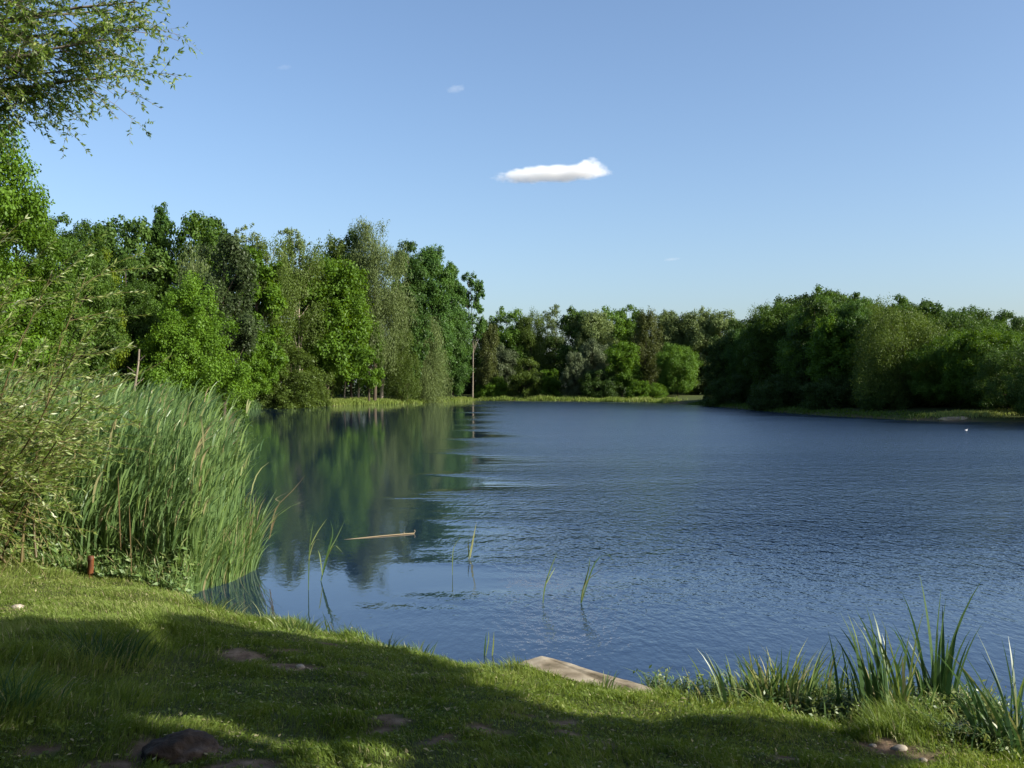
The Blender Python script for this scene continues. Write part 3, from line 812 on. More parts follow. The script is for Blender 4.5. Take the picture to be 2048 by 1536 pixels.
from_grid_x, from_grid_y = gx, gy
def GZI(x, y):
    """ground height read back from the built grid"""
    i = np.clip(np.searchsorted(gx, x) - 1, 0, nx - 2); j = np.clip(np.searchsorted(gy, y) - 1, 0, ny - 2)
    u = np.clip((x - gx[i]) / (gx[i + 1] - gx[i]), 0, 1); v = np.clip((y - gy[j]) / (gy[j + 1] - gy[j]), 0, 1)
    return (GZ[j, i] * (1 - u) + GZ[j, i + 1] * u) * (1 - v) + (GZ[j + 1, i] * (1 - u) + GZ[j + 1, i + 1] * u) * v
shade_trees()

# ------------------------------------------------------------------ grass of the near bank
def grass():
    r = np.random.default_rng(74)
    mb = MB()
    N = 560000
    y = 3.6 + (13.6 - 3.6) * r.random(N) ** 1.25
    x = (r.random(N) * 2 - 1) * (.53 * y + .7)
    x = np.where(x < -6.9, -6.9 + r.random(N), x)
    d = shore(x, y)
    b = dirt(x, y)
    keep = (d > .015) & (r.random(N) > b * .96) & (r.random(N) < .35 + .65 * sstep(.25, .5, fnoise(x * 2.2, y * 2.2, 9)))
    # stone slab stays clear
    x, y, d, b = x[keep], y[keep], d[keep], b[keep]
    keep = ~on_slab(x, y)
    x, y, d, b = x[keep], y[keep], d[keep], b[keep]
    n = len(x)
    z = GZI(x, y)
    px = x / y * F + 1024; py = HORIZON + (EYE - z) / y * F
    tuft = fnoise(x * 3.2, y * 3.2, 11); big = fnoise(x * .9, y * .9, 13)
    h = .018 + .045 * sstep(.35, .75, tuft) + .022 * big
    edge = np.exp(-d / .22)
    h += edge * (.05 + .10 * sstep(.4, .7, fnoise(x * 4, y * 4, 15)))
    long_ = np.exp(-(((px - 120) / 190) ** 2 + ((py - 1350) / 90) ** 2)) + .6 * np.exp(-(((px - 330) / 110) ** 2 + ((py - 1270) / 45) ** 2)) + .5 * sstep(250, 0, px) * sstep(1180, 1130, py)
    h += long_ * (.03 + .12 * tuft)
    right = sstep(1690, 1760, px) * sstep(1500, 1470, py) * sstep(2100, 1950, px)
    h += right * (.05 + .10 * tuft)
    h *= .6 + .8 * r.random(n)
    h *= 1 - .5 * b
    sw = fnoise(x * .7, y * .7, 17) * 9 + r.normal(0, .9, n)
    lean = np.stack([np.cos(sw), np.sin(sw)], -1)
    bend = .15 + .75 * r.random(n) ** 1.5
    K = 3
    c = blades(np.column_stack([x, y, z - .006]), h, lean, bend, .1 + .25 * r.random(n), K)
    w = .0026 + .0026 * r.random(n) + .010 * np.minimum(h, .25) + .00022 * (y - 4)
    patch_ = fnoise(x * 1.6, y * 1.6, 19)
    fine_ = fnoise(x * 7, y * 7, 20)
    dry = .12 * sstep(1260, 1180, py) * sstep(900, 300, px)
    t = np.clip(.08 + .42 * patch_ + .22 * fine_ + .28 * r.random(n) - .12 + dry, 0, .80)
    t = np.where(r.random(n) < .045 + .10 * b + .05 * (dry > .05), .86 + .14 * r.random(n), t)
    mb.ribbons(c, w, r.random(n) * PI, t)
    # broad leaves of clover and plantain low in the turf
    m = 26000
    i = r.integers(0, n, m)
    pos = np.column_stack([x[i], y[i], z[i] + .004 + .6 * h[i] * r.random(m)])
    dd = unit(np.column_stack([r.normal(size=(m, 2)), np.abs(r.normal(.3, .3, m))]))
    L = .018 + .016 * r.random(m)
    mb.leaves(pos, dd, unit(np.array([0, 0, 1.]) + rdir(m, r) * .5), L, L * .7, np.where(r.random(m) < .05, .95, np.clip(.1 + .55 * r.random(m), 0, .7)))
    m = 1500                                    # dead leaves and bits of straw lying about
    i = r.integers(0, n, m)
    pos = np.column_stack([x[i], y[i], z[i] + .012 + .3 * h[i]])
    L = .018 + .03 * r.random(m)
    mb.leaves(pos, unit(np.column_stack([r.normal(size=(m, 2)), r.normal(0, .15, m)])), unit(np.array([0, 0, 1.]) + rdir(m, r) * .4), L, L * np.where(r.random(m) < .5, .15, .5), .9 + .1 * r.random(m))
    tag(mb.build('grass', MAT['grass']), 'short mown grass covering the near bank', 'grass', kind='stuff')

SLAB = np.array([P(1022, 1334, 8.92)[:2], P(1088, 1318, 9.12)[:2], P(1200, 1340, 8.72)[:2], P(1310, 1372, 8.26)[:2], P(1316, 1400, 7.95)[:2], P(1210, 1382, 8.2)[:2], P(1100, 1360, 8.52)[:2]])
def on_slab(x, y):
    ins = np.zeros(np.shape(x), bool)
    cx, cyy = SLAB.mean(0)
    wob = 1.10 + .25 * (fnoise(x * 6, y * 6, 51) - .4)
    x = cx + (x - cx) * wob; y = cyy + (y - cyy) * wob
    for i in range(len(SLAB)):
        a, b = SLAB[i], SLAB[(i + 1) % len(SLAB)]
        c = (a[1] > y) != (b[1] > y)
        ins ^= c & (x < a[0] + (y - a[1]) / (b[1] - a[1] + 1e-12) * (b[0] - a[0]))
    return ins
grass()

import bmesh
# pale stone slab at the water's edge
def slab():
    bm = bmesh.new()
    z1, z0 = .115, -.12
    rr = random.Random(5)
    pts = []
    n = len(SLAB)
    for i in range(n):
        a, b = SLAB[i], SLAB[(i + 1) % n]
        for k in range(6):
            q = a + (b - a) * k / 6
            c0 = SLAB.mean(0); near_c = min(k, 6 - k) / 3            # corners worn round, edges chipped
            q = q + (c0 - q) * (.07 * (1 - near_c) ** 2)
            pts.append((q[0] + rr.uniform(-.014, .014), q[1] + rr.uniform(-.014, .014)))
    top = [bm.verts.new((x, y, z1 + .02 * math.sin(x * 5) + rr.uniform(-.004, .004))) for x, y in pts]
    bot = [bm.verts.new((x, y, z0)) for x, y in pts]
    bm.faces.new(top)
    for i in range(len(pts)):
        j = (i + 1) % len(pts)
        bm.faces.new((bot[i], bot[j], top[j], top[i]))
    bm.faces.new(bot[::-1])
    bmesh.ops.recalc_face_normals(bm, faces=bm.faces[:])
    bmesh.ops.bevel(bm, geom=[e for e in bm.edges if all(v.co.z > 0 for v in e.verts) and len(e.link_faces) == 2 and any(abs(f.normal.z) < .5 for f in e.link_faces) and any(f.normal.z > .5 for f in e.link_faces)], offset=.018, segments=2, affect='EDGES')
    me = bpy.data.meshes.new('stone_slab'); bm.to_mesh(me); bm.free()
    me.materials.append(rough_mat('slab_stone', [(.34, (.08, .065, .036)), (.46, (.19, .155, .105)), (.56, (.27, .23, .165)), (.70, (.36, .315, .24))], 5, .9, .9, detail=10, dist=.012))
    o = bpy.data.objects.new('stone_slab', me); COL.objects.link(o)
    tag(o, 'flat pale brown stone slab lying at the edge of the water', 'stone')
slab()

# dark boulder in the shade
def boulder(name, centre, size, seed, mat, label, cat, cuts=4):
    bm = bmesh.new()
    bmesh.ops.create_icosphere(bm, subdivisions=cuts, radius=1)
    from mathutils import noise
    for v in bm.verts:
        n = v.co.normalized()
        f = 1 + .22 * noise.noise(n * 1.7 + Vector((seed, 0, 0))) + .10 * noise.noise(n * 4.5 + Vector((0, seed, 0))) + .03 * noise.noise(n * 13)
        v.co = Vector((n.x * size[0], n.y * size[1], n.z * size[2])) * f
    me = bpy.data.meshes.new(name); bm.to_mesh(me); bm.free(); me.shade_smooth()
    me.materials.append(mat)
    o = bpy.data.objects.new(name, me); o.location = centre; COL.objects.link(o)
    return tag(o, label, cat)
q = on_bank(345, 1536)
boulder('rock', (q[0] - .02, q[1] + .18, q[2] - .03), (.24, .19, .14), 3.1, rough_mat('rock_stone', [(.3, (.022, .016, .012)), (.55, (.060, .044, .034)), (.75, (.19, .15, .12))], 6, .95, 1, detail=12, dist=.06), 'dark rounded rock sunk in the shaded grass', 'rock', 5)

# pale stones where the earth is bare
peb = rough_mat('pebble_stone', [(.3, (.22, .18, .13)), (.7, (.46, .41, .34))], 9, .9, .4)
for px, py, sz, lab in [(1800, 1500, .050, 'largest pale stone on the bare earth at the corner of the bank'), (1745, 1492, .026, 'small pale stone on the bare earth close under the long grass of the corner'), (1845, 1522, .030, 'small pale stone on the bare earth nearest the viewer'),
                        (600, 1336, .040, 'flat stone on the bare earth in the shade'), (36, 1217, .060, 'grey stone on the bare sunlit earth at the photo edge')]:
    g_ = on_bank(px, py)
    boulder('stone', (g_[0], g_[1], g_[2] + sz * .1), (sz, sz * .75, sz * .5), px * .01, peb, lab, 'stone', 3)['group'] = 'stones on the bare earth'

# short rusty post
def post():
    q = on_bank(181, 1156); pass
    h = .28; rad = .038
    prof_ = [(rad, -.1), (rad, h * .80), (rad * 1.06, h * .82), (rad * 1.06, h * .88), (rad, h * .90), (rad, h * .97), (rad * .8, h), (.001, h * 1.005)]
    bm = bmesh.new(); rings = []
    for r_, z in prof_:
        rings.append([bm.verts.new((r_ * math.cos(a), r_ * math.sin(a), z)) for a in np.arange(18) / 18 * 2 * PI])
    for a, b in zip(rings, rings[1:]):
        for i in range(18): bm.faces.new((a[i], a[(i + 1) % 18], b[(i + 1) % 18], b[i]))
    me = bpy.data.meshes.new('post'); bm.to_mesh(me); bm.free()
    for p_ in me.polygons: p_.use_smooth = True
    me.materials.append(rough_mat('rusty_paint', [(.35, (.05, .020, .012)), (.55, (.15, .052, .020)), (.75, (.09, .045, .026))], 14, .6, .3, (1, 1, .4), 6, .005))
    o = bpy.data.objects.new('post', me); o.location = q; o.rotation_euler = (.02, .03, 0); COL.objects.link(o)
    tag(o, 'short rusty orange post standing in the grass before the reeds', 'post')
post()

# ------------------------------------------------------------------ reeds
def reed_bed():
    r = np.random.default_rng(85)
    mb = MB()
    def front_line(x): return np.interp(x, [-7.6, -5.3, -4.6, -4.0], [12.75, 12.55, 12.3, 12.0])
    N = 5600
    y = 12.5 + 15 * r.random(N) ** 1.5
    right = np.interp(y, [11.9, 12.6, 14.2, 16, 19, 25, 30], [-3.9, -3.95, -3.95, -4.4, -5.4, -7.9, -10.2])
    left = -.56 * y - 1.2
    x = left + (right - left) * r.random(N) ** .75
    front = sstep(.3, 1.1, y - front_line(x) + .5 * (fnoise(x * 1.5, y * 1.5, 31) - .5))
    h = (.7 + 1.28 * front) * (.80 + .28 * r.random(N)) * (.9 + .22 * fnoise(x * .9, y * .9, 33))
    h *= np.where(x > right - .35, .78 + .22 * r.random(N), 1)
    ok = y > front_line(x) + .25
    x, y, h, front = x[ok], y[ok], h[ok], front[ok]; N = len(x)
    z = np.maximum(ground_z(x, y), -.15)
    ang = r.normal(.05, .6, N) + np.where(r.random(N) < .12, r.random(N) * 6.28, 0)
    bend = np.abs(r.normal(.07, .08, N)) + .22 * (r.random(N) < .15)
    t = np.clip(.02 + .40 * fnoise(x * 1.3, y * 1.3, 35) + .36 * r.random(N), 0, .74)
    t = np.where(r.random(N) < .03, .84 + .16 * r.random(N), t)
    c = blades(np.column_stack([x, y, z]), h, np.stack([np.cos(ang), np.sin(ang)], -1), bend, .02 + .10 * r.random(N) ** 2, 8)
    mb.ribbons(c, .022 + .018 * r.random(N), r.normal(0, .7, N), t)
    # long side leaves of the stems, held over by the wind near the top
    M = 12000
    i = r.integers(0, N, M); k = np.minimum(7, 2 + (r.random(M) ** .7 * 6).astype(int)); base = c[i, k]
    hl = .28 + .40 * r.random(M)
    a2 = r.normal(0, .5, M)
    up = .55 + .6 * r.random(M)
    c2 = blades(base, hl * up, np.stack([np.cos(a2), np.sin(a2)], -1), (.22 + .45 * r.random(M)) / up, .25 + .3 * r.random(M), 6)
    mb.ribbons(c2, .019 + .015 * r.random(M), r.normal(.5, .8, M), np.clip(t[i] + r.normal(.08, .12, M), 0, .95))
    # rank herbs, short blades and old stalks at the foot
    def foot(n, deep):
        x = -7.7 + 3.75 * r.random(n)
        y = front_line(x) + deep * r.random(n) ** 1.3
        ok = (shore(x, y) > -.45) | (x < -4.2)
        x, y = x[ok], y[ok]
        return x, y, np.maximum(ground_z(x, y), -.1), len(x)
    x, y, z, H = foot(11000, 1.7)
    hh = (.18 + .75 * sstep(0, .7, y - front_line(x))) * (.45 + .7 * r.random(H))
    a = r.random(H) * 2 * PI
    c = blades(np.column_stack([x, y, z]), hh, np.stack([np.cos(a), np.sin(a)], -1), .08 + .5 * r.random(H) ** 2, .05 + .3 * r.random(H), 6)
    tt = np.clip(.32 + .45 * r.random(H), 0, .78); tt = np.where(r.random(H) < .10, .85 + .15 * r.random(H), tt)
    mb.ribbons(c, .012 + .016 * r.random(H), r.normal(0, .9, H), tt)
    x, y, z, H = foot(15000, 1.3)
    zz = z + (.08 + .55 * sstep(0, .6, y - front_line(x))) * r.random(H) * (.5 + fnoise(x * 2.5, y * 2.5, 37))
    d = unit(rdir(H, r) * np.array([1, 1, .5]))
    L = .05 + .06 * r.random(H)
    mb.leaves(np.column_stack([x, y, zz]), d, unit(np.array([.3, -.3, .9]) + rdir(H, r) * .6), L, L * .42, np.clip(.3 + .5 * r.random(H), 0, .78))
    # the ragged tip that hangs out over the water
    H = 900
    y = 12.6 + 2.2 * r.random(H); x = np.interp(y, [12.6, 13.2, 14.2, 14.8], [-3.95, -3.72, -3.62, -4.0]) - .45 * r.random(H) ** 1.5
    hh = (.35 + .9 * r.random(H) ** 1.4) * np.interp(y, [12.6, 13.2, 14.8], [.6, .8, 1.25])
    a = r.normal(0, .7, H)
    c = blades(np.column_stack([x, y, np.full(H, -.08)]), hh, np.stack([np.cos(a), np.sin(a)], -1), np.abs(r.normal(.22, .18, H)), .05 + .3 * r.random(H) ** 2, 7)
    mb.ribbons(c, .012 + .014 * r.random(H), r.normal(0, .8, H), np.where(r.random(H) < .10, .85 + .15 * r.random(H), .15 + .6 * r.random(H)))
    tag(mb.build('reed_bed', MAT['reed']), 'thick bed of tall green reeds bending in the wind', 'reeds', kind='stuff')
reed_bed()

def far_strip(name, pts, wid, n, h0, h1, tl, th, label, mat='grass', bw=.10):
    r = np.random.default_rng(hash_(name))
    pts = np.array(pts, float); seg = np.hypot(*np.diff(pts, axis=0).T); cs = np.concatenate([[0], np.cumsum(seg)])
    u = r.random(n) * cs[-1]
    b = np.column_stack([np.interp(u, cs, pts[:, i]) for i in (0, 1)]) + r.normal(size=(n, 2)) * wid
    d = shore(b[:, 0], b[:, 1]); b = b[d > -.4]; n = len(b)
    z = np.maximum(ground_z(b[:, 0], b[:, 1]), -.02)
    h = (h0 + (h1 - h0) * r.random(n)) * (.25 + 1.1 * fnoise(b[:, 0] * .6, b[:, 1] * .35, 41) ** 1.3)
    a = r.normal(0, 1.2, n)
    mb = MB()
    c = blades(np.column_stack([b, z]), h, np.stack([np.cos(a), np.sin(a)], -1), .1 + .4 * r.random(n), .1 + .2 * r.random(n), 3)
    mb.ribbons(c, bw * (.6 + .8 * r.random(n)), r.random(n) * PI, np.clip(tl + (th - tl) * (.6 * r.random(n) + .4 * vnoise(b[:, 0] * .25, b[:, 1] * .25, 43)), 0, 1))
    tag(mb.build(name, MAT[mat]), label, 'grass', kind='stuff')
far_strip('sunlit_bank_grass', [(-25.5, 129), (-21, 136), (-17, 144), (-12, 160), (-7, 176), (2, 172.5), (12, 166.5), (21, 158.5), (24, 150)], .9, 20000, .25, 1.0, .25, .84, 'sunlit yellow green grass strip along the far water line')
far_strip('meadow_grass', [(-25, 132), (-21, 140), (-17, 148)], 1.6, 8000, .3, .7, .5, .8, 'yellow green meadow grass under the hollow of the wood')
far_strip('far_cattails', [(-32, 100), (-31, 110), (-28.5, 118)], .8, 7000, .9, 1.7, .05, .5, 'green cattails at the water below the bright trees', 'reed', .09)
far_strip('shaded_bank_grass', [(25, 140), (26.5, 128), (27, 108), (27.5, 92.5), (29.5, 83), (31.5, 75.5)], .8, 6000, .15, .45, .0, .2, 'rough grass along the shaded water line, shade put into its dark tint', 'grass', .08)  # lowest tints: the shade of the bank is painted into the blades
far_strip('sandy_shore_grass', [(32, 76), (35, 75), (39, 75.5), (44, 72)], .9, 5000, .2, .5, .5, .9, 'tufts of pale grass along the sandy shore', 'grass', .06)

# pale sand and stones of the little shore
def sand():
    r = random.Random(8)
    mt = rough_mat('shore_sand', [(.3, (.16, .12, .075)), (.6, (.34, .27, .18))], 3, .95, .6, dist=.05)
    for i, (x, y, sx_, sy_, h_, lab) in enumerate([(33.2, 74.2, 1.5, .6, .28, 'long low mound of pale earth where the sandy shore starts'), (36.0, 73.6, 1.1, .5, .22, 'smaller mound of pale earth in the middle of the sandy shore'), (38.6, 73.4, 1.6, .6, .25, 'grassy pale earth mound at the photo edge of the sandy shore')]):
        boulder('earth_mound', (x, y, .05), (sx_, sy_, h_), i + .7, mt, lab, 'earth mound', 4)['group'] = 'earth mounds on the sandy shore'
sand()

# ------------------------------------------------------------------ single plants
def curve_px(pts, depth, dy=0):
    """a leaf drawn as a few points at one distance"""
    q = np.array([P(a, b, depth + dy * i / max(1, len(pts) - 1)) for i, (a, b) in enumerate(pts)])
    s = np.linspace(0, 1, len(pts)); u = np.linspace(0, 1, 9)
    out = np.stack([np.interp(u, s, q[:, i]) for i in range(3)], -1)
    for _ in range(2): out[1:-1] = (out[:-2] + 2 * out[1:-1] + out[2:]) / 4
    return out

def px_plant(name, label, cat, leaves_, mat='cattail', group=None):
    mb = MB()
    for pts, depth, w, yaw, t, dy in leaves_:
        mb.ribbons(curve_px(pts, depth, dy)[None], np.array([w]), np.array([yaw]), t)
    o = mb.build(name, MAT[mat]); tag(o, label, cat, group)
    return o

G = 'reed shoots standing in the water'
def dep(py): return F * EYE / (py - HORIZON)
d1 = dep(1180)
px_plant('reed_shoot', 'thin reed shoot with two bent pale tips near the floating pole', 'reed', [([(617, 1180), (618, 1110), (623, 1060), (628, 1042)], d1, .016, .1, .55, .1), ([(618, 1120), (624, 1090), (634, 1076), (640, 1080)], d1, .014, .3, .85, -.1), ([(622, 1090), (636, 1062), (655, 1036)], d1, .013, .2, .8, .2)], group=G)
d2 = dep(1162)
px_plant('reed_shoot', 'leafy reed shoot of several green blades beside the floating pole', 'reed', [([(642, 1162), (650, 1120), (664, 1080), (668, 1062), (660, 1040)], d2, .020, .1, .45, .1), ([(643, 1160), (652, 1110), (672, 1080), (690, 1040)], d2, .018, .2, .6, .2), ([(645, 1150), (640, 1110), (636, 1100)], d2, .014, .4, .7, .1), ([(652, 1120), (668, 1086), (686, 1106)], d2, .014, .1, .75, -.2), ([(644, 1155), (660, 1100), (663, 1060)], d2, .016, -.3, .5, .1)], group=G)
d3 = dep(1118)
px_plant('reed_shoot', 'short pale reed shoot alone in the rippled water', 'reed', [([(938, 1118), (937, 1095), (936, 1078)], d3, .020, .1, .85, .1), ([(940, 1116), (946, 1080), (953, 1044)], d3, .026, .1, .9, .1), ([(939, 1112), (944, 1085), (950, 1062)], d3, .018, .6, .6, .1)], group=G)
px_plant('bent_reed', 'broken reed tip lying bent above the ripples', 'reed', [([(905, 1150), (905, 1110), (907, 1092), (922, 1072)], dep(1150), .012, .1, .7, .1)], group=G)
d4 = dep(1206)
px_plant('reed_shoot', 'slender curved reed shoot with a straw coloured tip', 'reed', [([(1086, 1206), (1088, 1175), (1098, 1145), (1108, 1120), (1115, 1104)], d4, .017, .1, .62, .1), ([(1092, 1168), (1104, 1146), (1111, 1134)], d4, .014, .3, .75, .1)], group=G)
d5 = dep(1206)
px_plant('reed_shoot', 'largest reed shoot in open water with its tip bent over sideways', 'reed', [([(1162, 1206), (1168, 1170), (1178, 1140), (1180, 1112)], d5, .022, .1, .55, .1), ([(1163, 1205), (1176, 1160), (1190, 1120), (1205, 1108), (1238, 1106)], d5, .018, .1, .5, .1), ([(1163, 1200), (1170, 1160), (1195, 1145), (1206, 1136)], d5, .016, .1, .88, -.1), ([(1162, 1204), (1166, 1180), (1174, 1150)], d5, .028, .0, .2, .1), ([(1200, 1110), (1218, 1108), (1226, 1122)], d5, .012, .1, .6, 0)], group=G)
d6 = 9.6
px_plant('reed_shoot', 'pair of upright reed shoots close to the grassy edge', 'reed', [([(968, 1322), (970, 1290), (973, 1262)], d6, .016, .1, .2, .05), ([(984, 1316), (987, 1290), (988, 1262)], d6, .015, .1, .8, .05), ([(970, 1318), (978, 1280), (977, 1262)], d6, .011, .2, .7, .05)], group=G)
px_plant('dry_reed', 'tall dry reed stalk bent out over the water with a jagged top', 'dry reed', [([(540, 1075), (546, 1030), (556, 1005), (585, 985), (612, 948)], 14.6, .022, .1, .5, -.2), ([(560, 1003), (548, 998), (580, 982)], 14.6, .012, .2, .7, 0)], 'straw', 'dry reed stalks at the tip of the reed bed')
px_plant('dry_reed', 'short dry reed stalk hooked at the top beside the reed bed', 'dry reed', [([(538, 1078), (546, 1050), (552, 1032), (562, 1028)], 14.2, .018, .1, .3, -.1)], 'straw', 'dry reed stalks at the tip of the reed bed')
rr = np.random.default_rng(3)
for px, y0, y1, dp, w, lab in [(236, 1040, 945, 12.6, .022, 'grey broken cattail stalk standing upright inside the reeds'), (395, 1000, 925, 13.4, .02, 'pale dead stalk at the dark gap of the reeds'), (258, 1090, 1000, 12.2, .016, 'thin grey dead stalk leaning inside the reeds')]:
    px_plant('dead_stalk', lab, 'dead stalk', [([(px + 6, y0 + 60), (px + 2, (y0 + y1) / 2), (px, y1)], dp, w * .7, .1, .12, .05)], 'straw', 'dead stalks in the reeds')

# floating pole
def pole():
    a, b = P(688, 1080, dep(1079)), P(828, 1067, dep(1067.5))
    a[2] = -.006; b[2] = .008
    s = np.linspace(0, 1, 9)[:, None]
    ln = a + (b - a) * s + np.array([0, 0, 1]) * .008 * np.sin(s * 3)
    mb = MB(); mb.tubes(ln, .007, .011, .35, 7)
    mb.tubes(np.stack([ln[-1], ln[-1] + np.array([.02, 0, .03]), ln[-1] + np.array([.01, 0, .06])]), .009, .004, .7, 6)
    mb.tubes(np.stack([ln[-2], ln[-2] + np.array([-.03, 0, .03]), ln[-2] + np.array([-.01, 0, .05])]), .007, .003, .7, 6)
    tag(mb.build('floating_pole', MAT['straw']), 'pale stripped branch floating on the calm water', 'branch')
pole()

def clump(name, label, px, base_y, n, hmin, hmax, spread, fan, width, seed, lean=0., tl=0., th=.7, group='cattail clumps along the bank', herbs=0, yoff=0., pale=.08, dep_=None):
    r = np.random.default_rng(seed)
    q = on_bank(px, base_y)
    if dep_: q = np.array([(px - 1024) / F * dep_, dep_, .05])
    mb = MB()
    b = np.column_stack([r.normal(0, spread, n), r.normal(0, spread * .6, n) + yoff, np.zeros(n)]) + q
    b[:, 2] = np.maximum(GZI(b[:, 0], b[:, 1]), -.1) - .02
    h = hmin + (hmax - hmin) * r.random(n) ** 1.3
    side = (b[:, 0] - q[0]) / (spread + 1e-6)
    v = np.stack([side * .8 + lean * 2 + r.normal(0, .5, n), r.normal(-.1, .5, n)], -1)
    bend = fan * (.3 + r.random(n))
    c = blades(b, h, unit(v), bend, .04 + .22 * r.random(n) ** 2, 8)
    t = np.where(r.random(n) < pale, .82 + .18 * r.random(n), tl + (th - tl) * r.random(n))
    mb.ribbons(c, width * (.6 + .7 * r.random(n)), r.normal(0, .6, n), t)
    if herbs:
        a = r.random(herbs) * 2 * PI
        hb = q + np.column_stack([r.normal(0, spread * 1.5, herbs), r.normal(0, spread * .9, herbs) + yoff, np.zeros(herbs)])
        hb[:, 2] = np.maximum(GZI(hb[:, 0], hb[:, 1]), -.05)
        hh = .08 + .26 * r.random(herbs)
        c = blades(hb, hh, np.stack([np.cos(a), np.sin(a)], -1), .3 + .8 * r.random(herbs), .2 + .4 * r.random(herbs), 4)
        mb.ribbons(c, .008 + .010 * r.random(herbs), a + 1.57, .45 + .5 * r.random(herbs) ** 1.6)
        i = r.integers(0, herbs, herbs * 2); j = r.integers(1, 4, herbs * 2)
        L = .022 + .03 * r.random(herbs * 2)
        mb.leaves(c[i, j], rdir(herbs * 2, r), unit(np.array([.3, -.3, .8]) + rdir(herbs * 2, r) * .6), L, L * .45, .42 + .36 * r.random(herbs * 2))
    o = mb.build(name, MAT['cattail']); tag(o, label, 'cattail' if 'cattail' in name else 'grass tuft', group)

clump('cattail_clump', 'cattail clump with long dark blades bending to both sides, taller growth on the corner', 1775, 1440, 95, .40, 1.15, .13, .28, .028, 1, -.2, .1, .7, herbs=1600)
clump('cattail_clump', 'cattail fan with the highest straight blades on the corner of the bank', 1872, 1420, 34, .55, 1.28, .06, .26, .032, 2, -.06, 0, .55, herbs=800, pale=.05)
clump('cattail_clump', 'low dense cattail patch with pale bent tips, next past the stone slab', 1565, 1408, 280, .24, .66, .22, .38, .022, 3, .1, .35, .85, herbs=900, pale=.15)
clump('cattail_clump', 'small spiky cattail at the end of the stone slab', 1332, 1385, 30, .14, .36, .07, .5, .018, 4, .0, .2, .8, herbs=160)
clump('cattail_clump', 'sparse cattail blades between the spiky one and the low dense patch', 1420, 1395, 22, .15, .32, .10, .4, .018, 5, .1, .1, .7, herbs=120)
clump('cattail_clump', 'dark blades leaning at the notch of water beside the corner', 1715, 1425, 26, .2, .5, .09, .45, .016, 6, .2, 0, .6, herbs=200)
clump('cattail_clump', 'leafy plant with dark blades cut by the photo edge', 2035, 1480, 90, .35, 1.05, .13, .45, .024, 7, -.1, 0, .6, herbs=500, dep_=6.9)
clump('cattail_clump', 'thin pale blades on the outer side of the corner', 1935, 1430, 40, .15, .5, .09, .4, .014, 8, .3, .4, .9, herbs=900, pale=.25)
GT = 'grass tufts on the bank'
clump('grass_tuft', 'large dark tussock of long grass in the shade', 205, 1330, 160, .18, .40, .16, .7, .009, 9, .1, 0, .5, GT)
clump('grass_tuft', 'long grass tussock hanging over at the shaded edge of the photo', 30, 1420, 130, .15, .36, .14, .8, .009, 10, .1, 0, .6, GT)
clump('grass_tuft', 'bright tuft with one dark upright blade at the water', 690, 1275, 60, .10, .32, .10, .5, .010, 11, .1, .2, .8, GT)
clump('grass_tuft', 'bright bushy tuft at the point of the sunlit bank', 600, 1262, 110, .08, .22, .14, .7, .009, 12, .1, .3, .8, GT)
clump('grass_tuft', 'upright tuft with two broad blades above the shadow', 838, 1312, 34, .10, .30, .06, .4, .013, 13, .2, .1, .8, GT)
clump('grass_tuft', 'wispy tuft between the bright one and the broad bladed one', 775, 1300, 46, .08, .24, .10, .7, .007, 14, .1, .3, .9, GT)
clump('grass_tuft', 'tuft growing out of the stone slab', 1208, 1378, 18, .08, .22, .03, .5, .010, 15, .0, .2, .8, GT)
clump('grass_tuft', 'pale arching tuft at the inlet by the reeds', 430, 1222, 70, .14, .36, .14, .9, .009, 16, .2, .4, .9, GT)
clump('grass_tuft', 'few thin blades rising from the water before the pale tuft', 540, 1245, 16, .12, .30, .03, .6, .007, 17, .2, .6, 1., GT)

# ------------------------------------------------------------------ white bird on the water
def bird():
    q = P(1932, 861, dep(861)); q[2] = 0
    root = empty('white_bird', q)
    wm = rough_mat('white_feather', [(.3, (.72, .72, .70)), (.7, (.82, .82, .80))], 12, .8, .1)
    bm = bmesh.new(); bmesh.ops.create_uvsphere(bm, u_segments=20, v_segments=12, radius=1)
    for v in bm.verts:
        x, y, z = v.co
        v.co = (x * .21, y * .085 * (1 - .25 * x), .055 + z * .075 + max(0, -x) ** 2 * .05)
    bmesh.ops.create_cone(bm, cap_ends=True, segments=10, radius1=.032, radius2=.026, depth=.11, matrix=__import__('mathutils').Matrix.Translation((.15, 0, .14)))
    r2 = bmesh.ops.create_uvsphere(bm, u_segments=14, v_segments=10, radius=.042)
    for v in r2['verts']: v.co = (v.co.x * 1.2 + .165, v.co.y * .9, v.co.z + .205)
    me = bpy.data.meshes.new('body'); bm.to_mesh(me); bm.free(); me.shade_smooth(); me.materials.append(wm)
    o = bpy.data.objects.new('body', me); COL.objects.link(o); o.parent = root
    bm = bmesh.new()
    bmesh.ops.create_cone(bm, cap_ends=True, segments=8, radius1=.016, radius2=.003, depth=.07, matrix=__import__('mathutils').Matrix.Translation((.24, 0, .2)) @ __import__('mathutils').Matrix.Rotation(PI / 2, 4, 'Y'))
    me = bpy.data.meshes.new('beak'); bm.to_mesh(me); bm.free(); me.materials.append(rough_mat('beak_horn', [(.3, (.5, .25, .05)), (.7, (.6, .32, .08))], 9, .5, .1))
    o = bpy.data.objects.new('beak', me); COL.objects.link(o); o.parent = root
    root.rotation_euler = (0, 0, .4); root.scale = (.5, .5, .32)
    tag(root, 'small white bird swimming far out on the lake', 'bird')
bird()

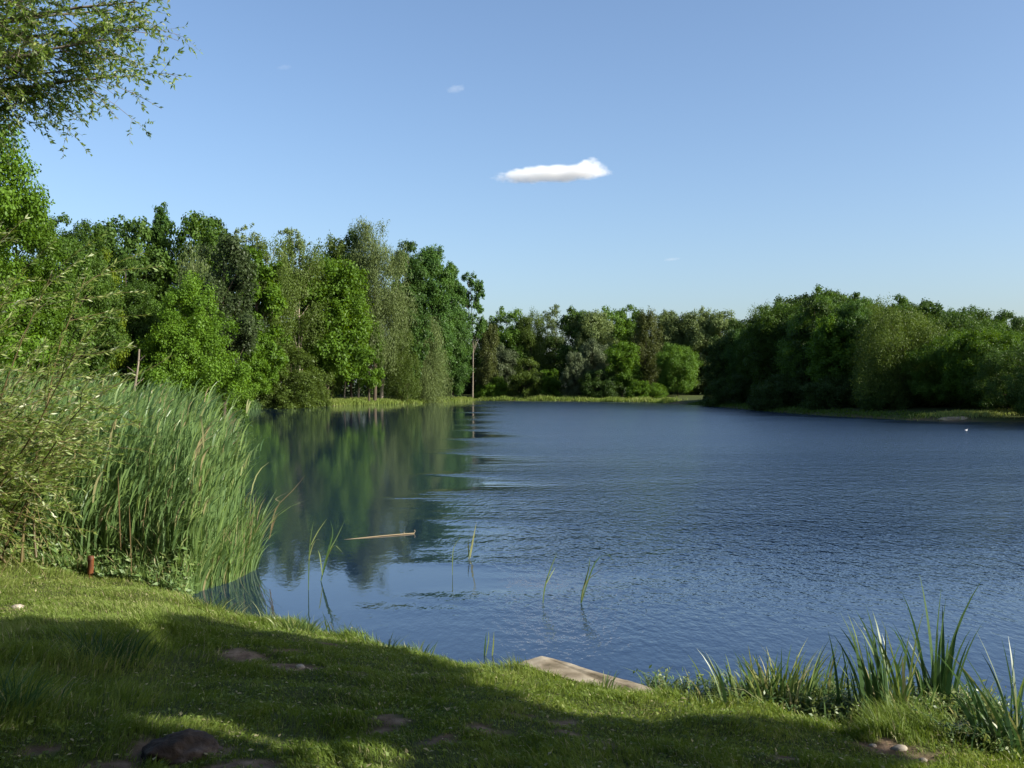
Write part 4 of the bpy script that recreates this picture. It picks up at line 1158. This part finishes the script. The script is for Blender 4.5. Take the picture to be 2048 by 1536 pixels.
# ------------------------------------------------------------------ clouds: real volumes high up
def cloud(px0, px1, py0, py1, dist, dens, seed, label, lumps):
    a, b = P(px0, py1, dist), P(px1, py0, dist)
    c = (a + b) / 2; hw = (b[0] - a[0]) / 2; hh = (b[2] - a[2]) / 2
    bm = bmesh.new()
    bmesh.ops.create_uvsphere(bm, u_segments=32, v_segments=16, radius=1)
    for w in bm.verts: w.co = (w.co.x * hw * 1.35, w.co.y * hw * .7, w.co.z * hh * 1.9)
    me = bpy.data.meshes.new('cloud'); bm.to_mesh(me); bm.free()
    m, nt, new, link = node_mat('cloud_vapour')
    M = lambda op, a, b=None, c=None, clamp=False: math_node(new, link, op, a, b, c, clamp)
    tc = new('ShaderNodeTexCoord')
    sp = new('ShaderNodeSeparateXYZ'); link(tc.outputs['Object'], sp.inputs[0])
    u = M('DIVIDE', sp.outputs[0], hw); w_ = M('DIVIDE', sp.outputs[1], hw * .45); v = M('DIVIDE', sp.outputs[2], hh)
    mp = new('ShaderNodeMapping'); mp.inputs['Scale'].default_value = (.7, .7, 1.2); mp.inputs['Location'].default_value = (seed * 37., 0, 0)
    link(tc.outputs['Object'], mp.inputs[0])
    nz_ = new('ShaderNodeTexNoise'); nz_.inputs['Scale'].default_value = 1.5 / hh; nz_.inputs['Detail'].default_value = 7; nz_.inputs['Roughness'].default_value = .62
    link(mp.outputs[0], nz_.inputs[0])
    # a knob of cloud towards one end, a flat base, thin tails
    knob = M('MULTIPLY', M('POWER', 2.718, M('MULTIPLY', M('POWER', M('ABSOLUTE', M('DIVIDE', M('SUBTRACT', u, .62), .17)), 2.0), -1.0)), lumps)
    mid = M('MULTIPLY_ADD', u, .22, -.28)
    th = M('MULTIPLY_ADD', knob, .5, .62)
    vv = M('DIVIDE', M('SUBTRACT', v, M('MULTIPLY_ADD', knob, .35, mid)), th)
    q = M('ADD', M('POWER', M('ABSOLUTE', u), 2.6), M('ADD', M('MULTIPLY', vv, vv), M('MULTIPLY', w_, w_)))
    f = M('ADD', M('SUBTRACT', .92, q), M('MULTIPLY', M('SUBTRACT', nz_.outputs[0], .5), 2.3))
    mr = new('ShaderNodeMapRange'); mr.interpolation_type = 'SMOOTHSTEP'; mr.inputs[1].default_value = 0; mr.inputs[2].default_value = .75; mr.inputs[3].default_value = 0; mr.inputs[4].default_value = dens
    link(f, mr.inputs[0])
    pv = new('ShaderNodeVolumePrincipled'); pv.inputs['Color'].default_value = (1, 1, 1, 1); pv.inputs['Anisotropy'].default_value = -.1
    link(mr.outputs[0], pv.inputs['Density'])
    o_ = new('ShaderNodeOutputMaterial'); link(pv.outputs[0], o_.inputs['Volume'])
    me.materials.append(m)
    o = bpy.data.objects.new('cloud', me); o.location = c; COL.objects.link(o)
    tag(o, label, 'cloud', 'clouds in the clear sky')
cloud(985, 1228, 316, 366, 1800, .055, 1, 'long white flat cloud with a knob on one end', 1.)
cloud(890, 932, 160, 188, 1800, .012, 2, 'faint small cloud wisp above the long cloud', .3)
cloud(552, 585, 122, 142, 1800, .006, 3, 'faintest cloud wisp high towards the overhanging bough', .3)
cloud(1325, 1362, 511, 523, 1800, .012, 4, 'tiny faint cloud low over the far trees', .3)
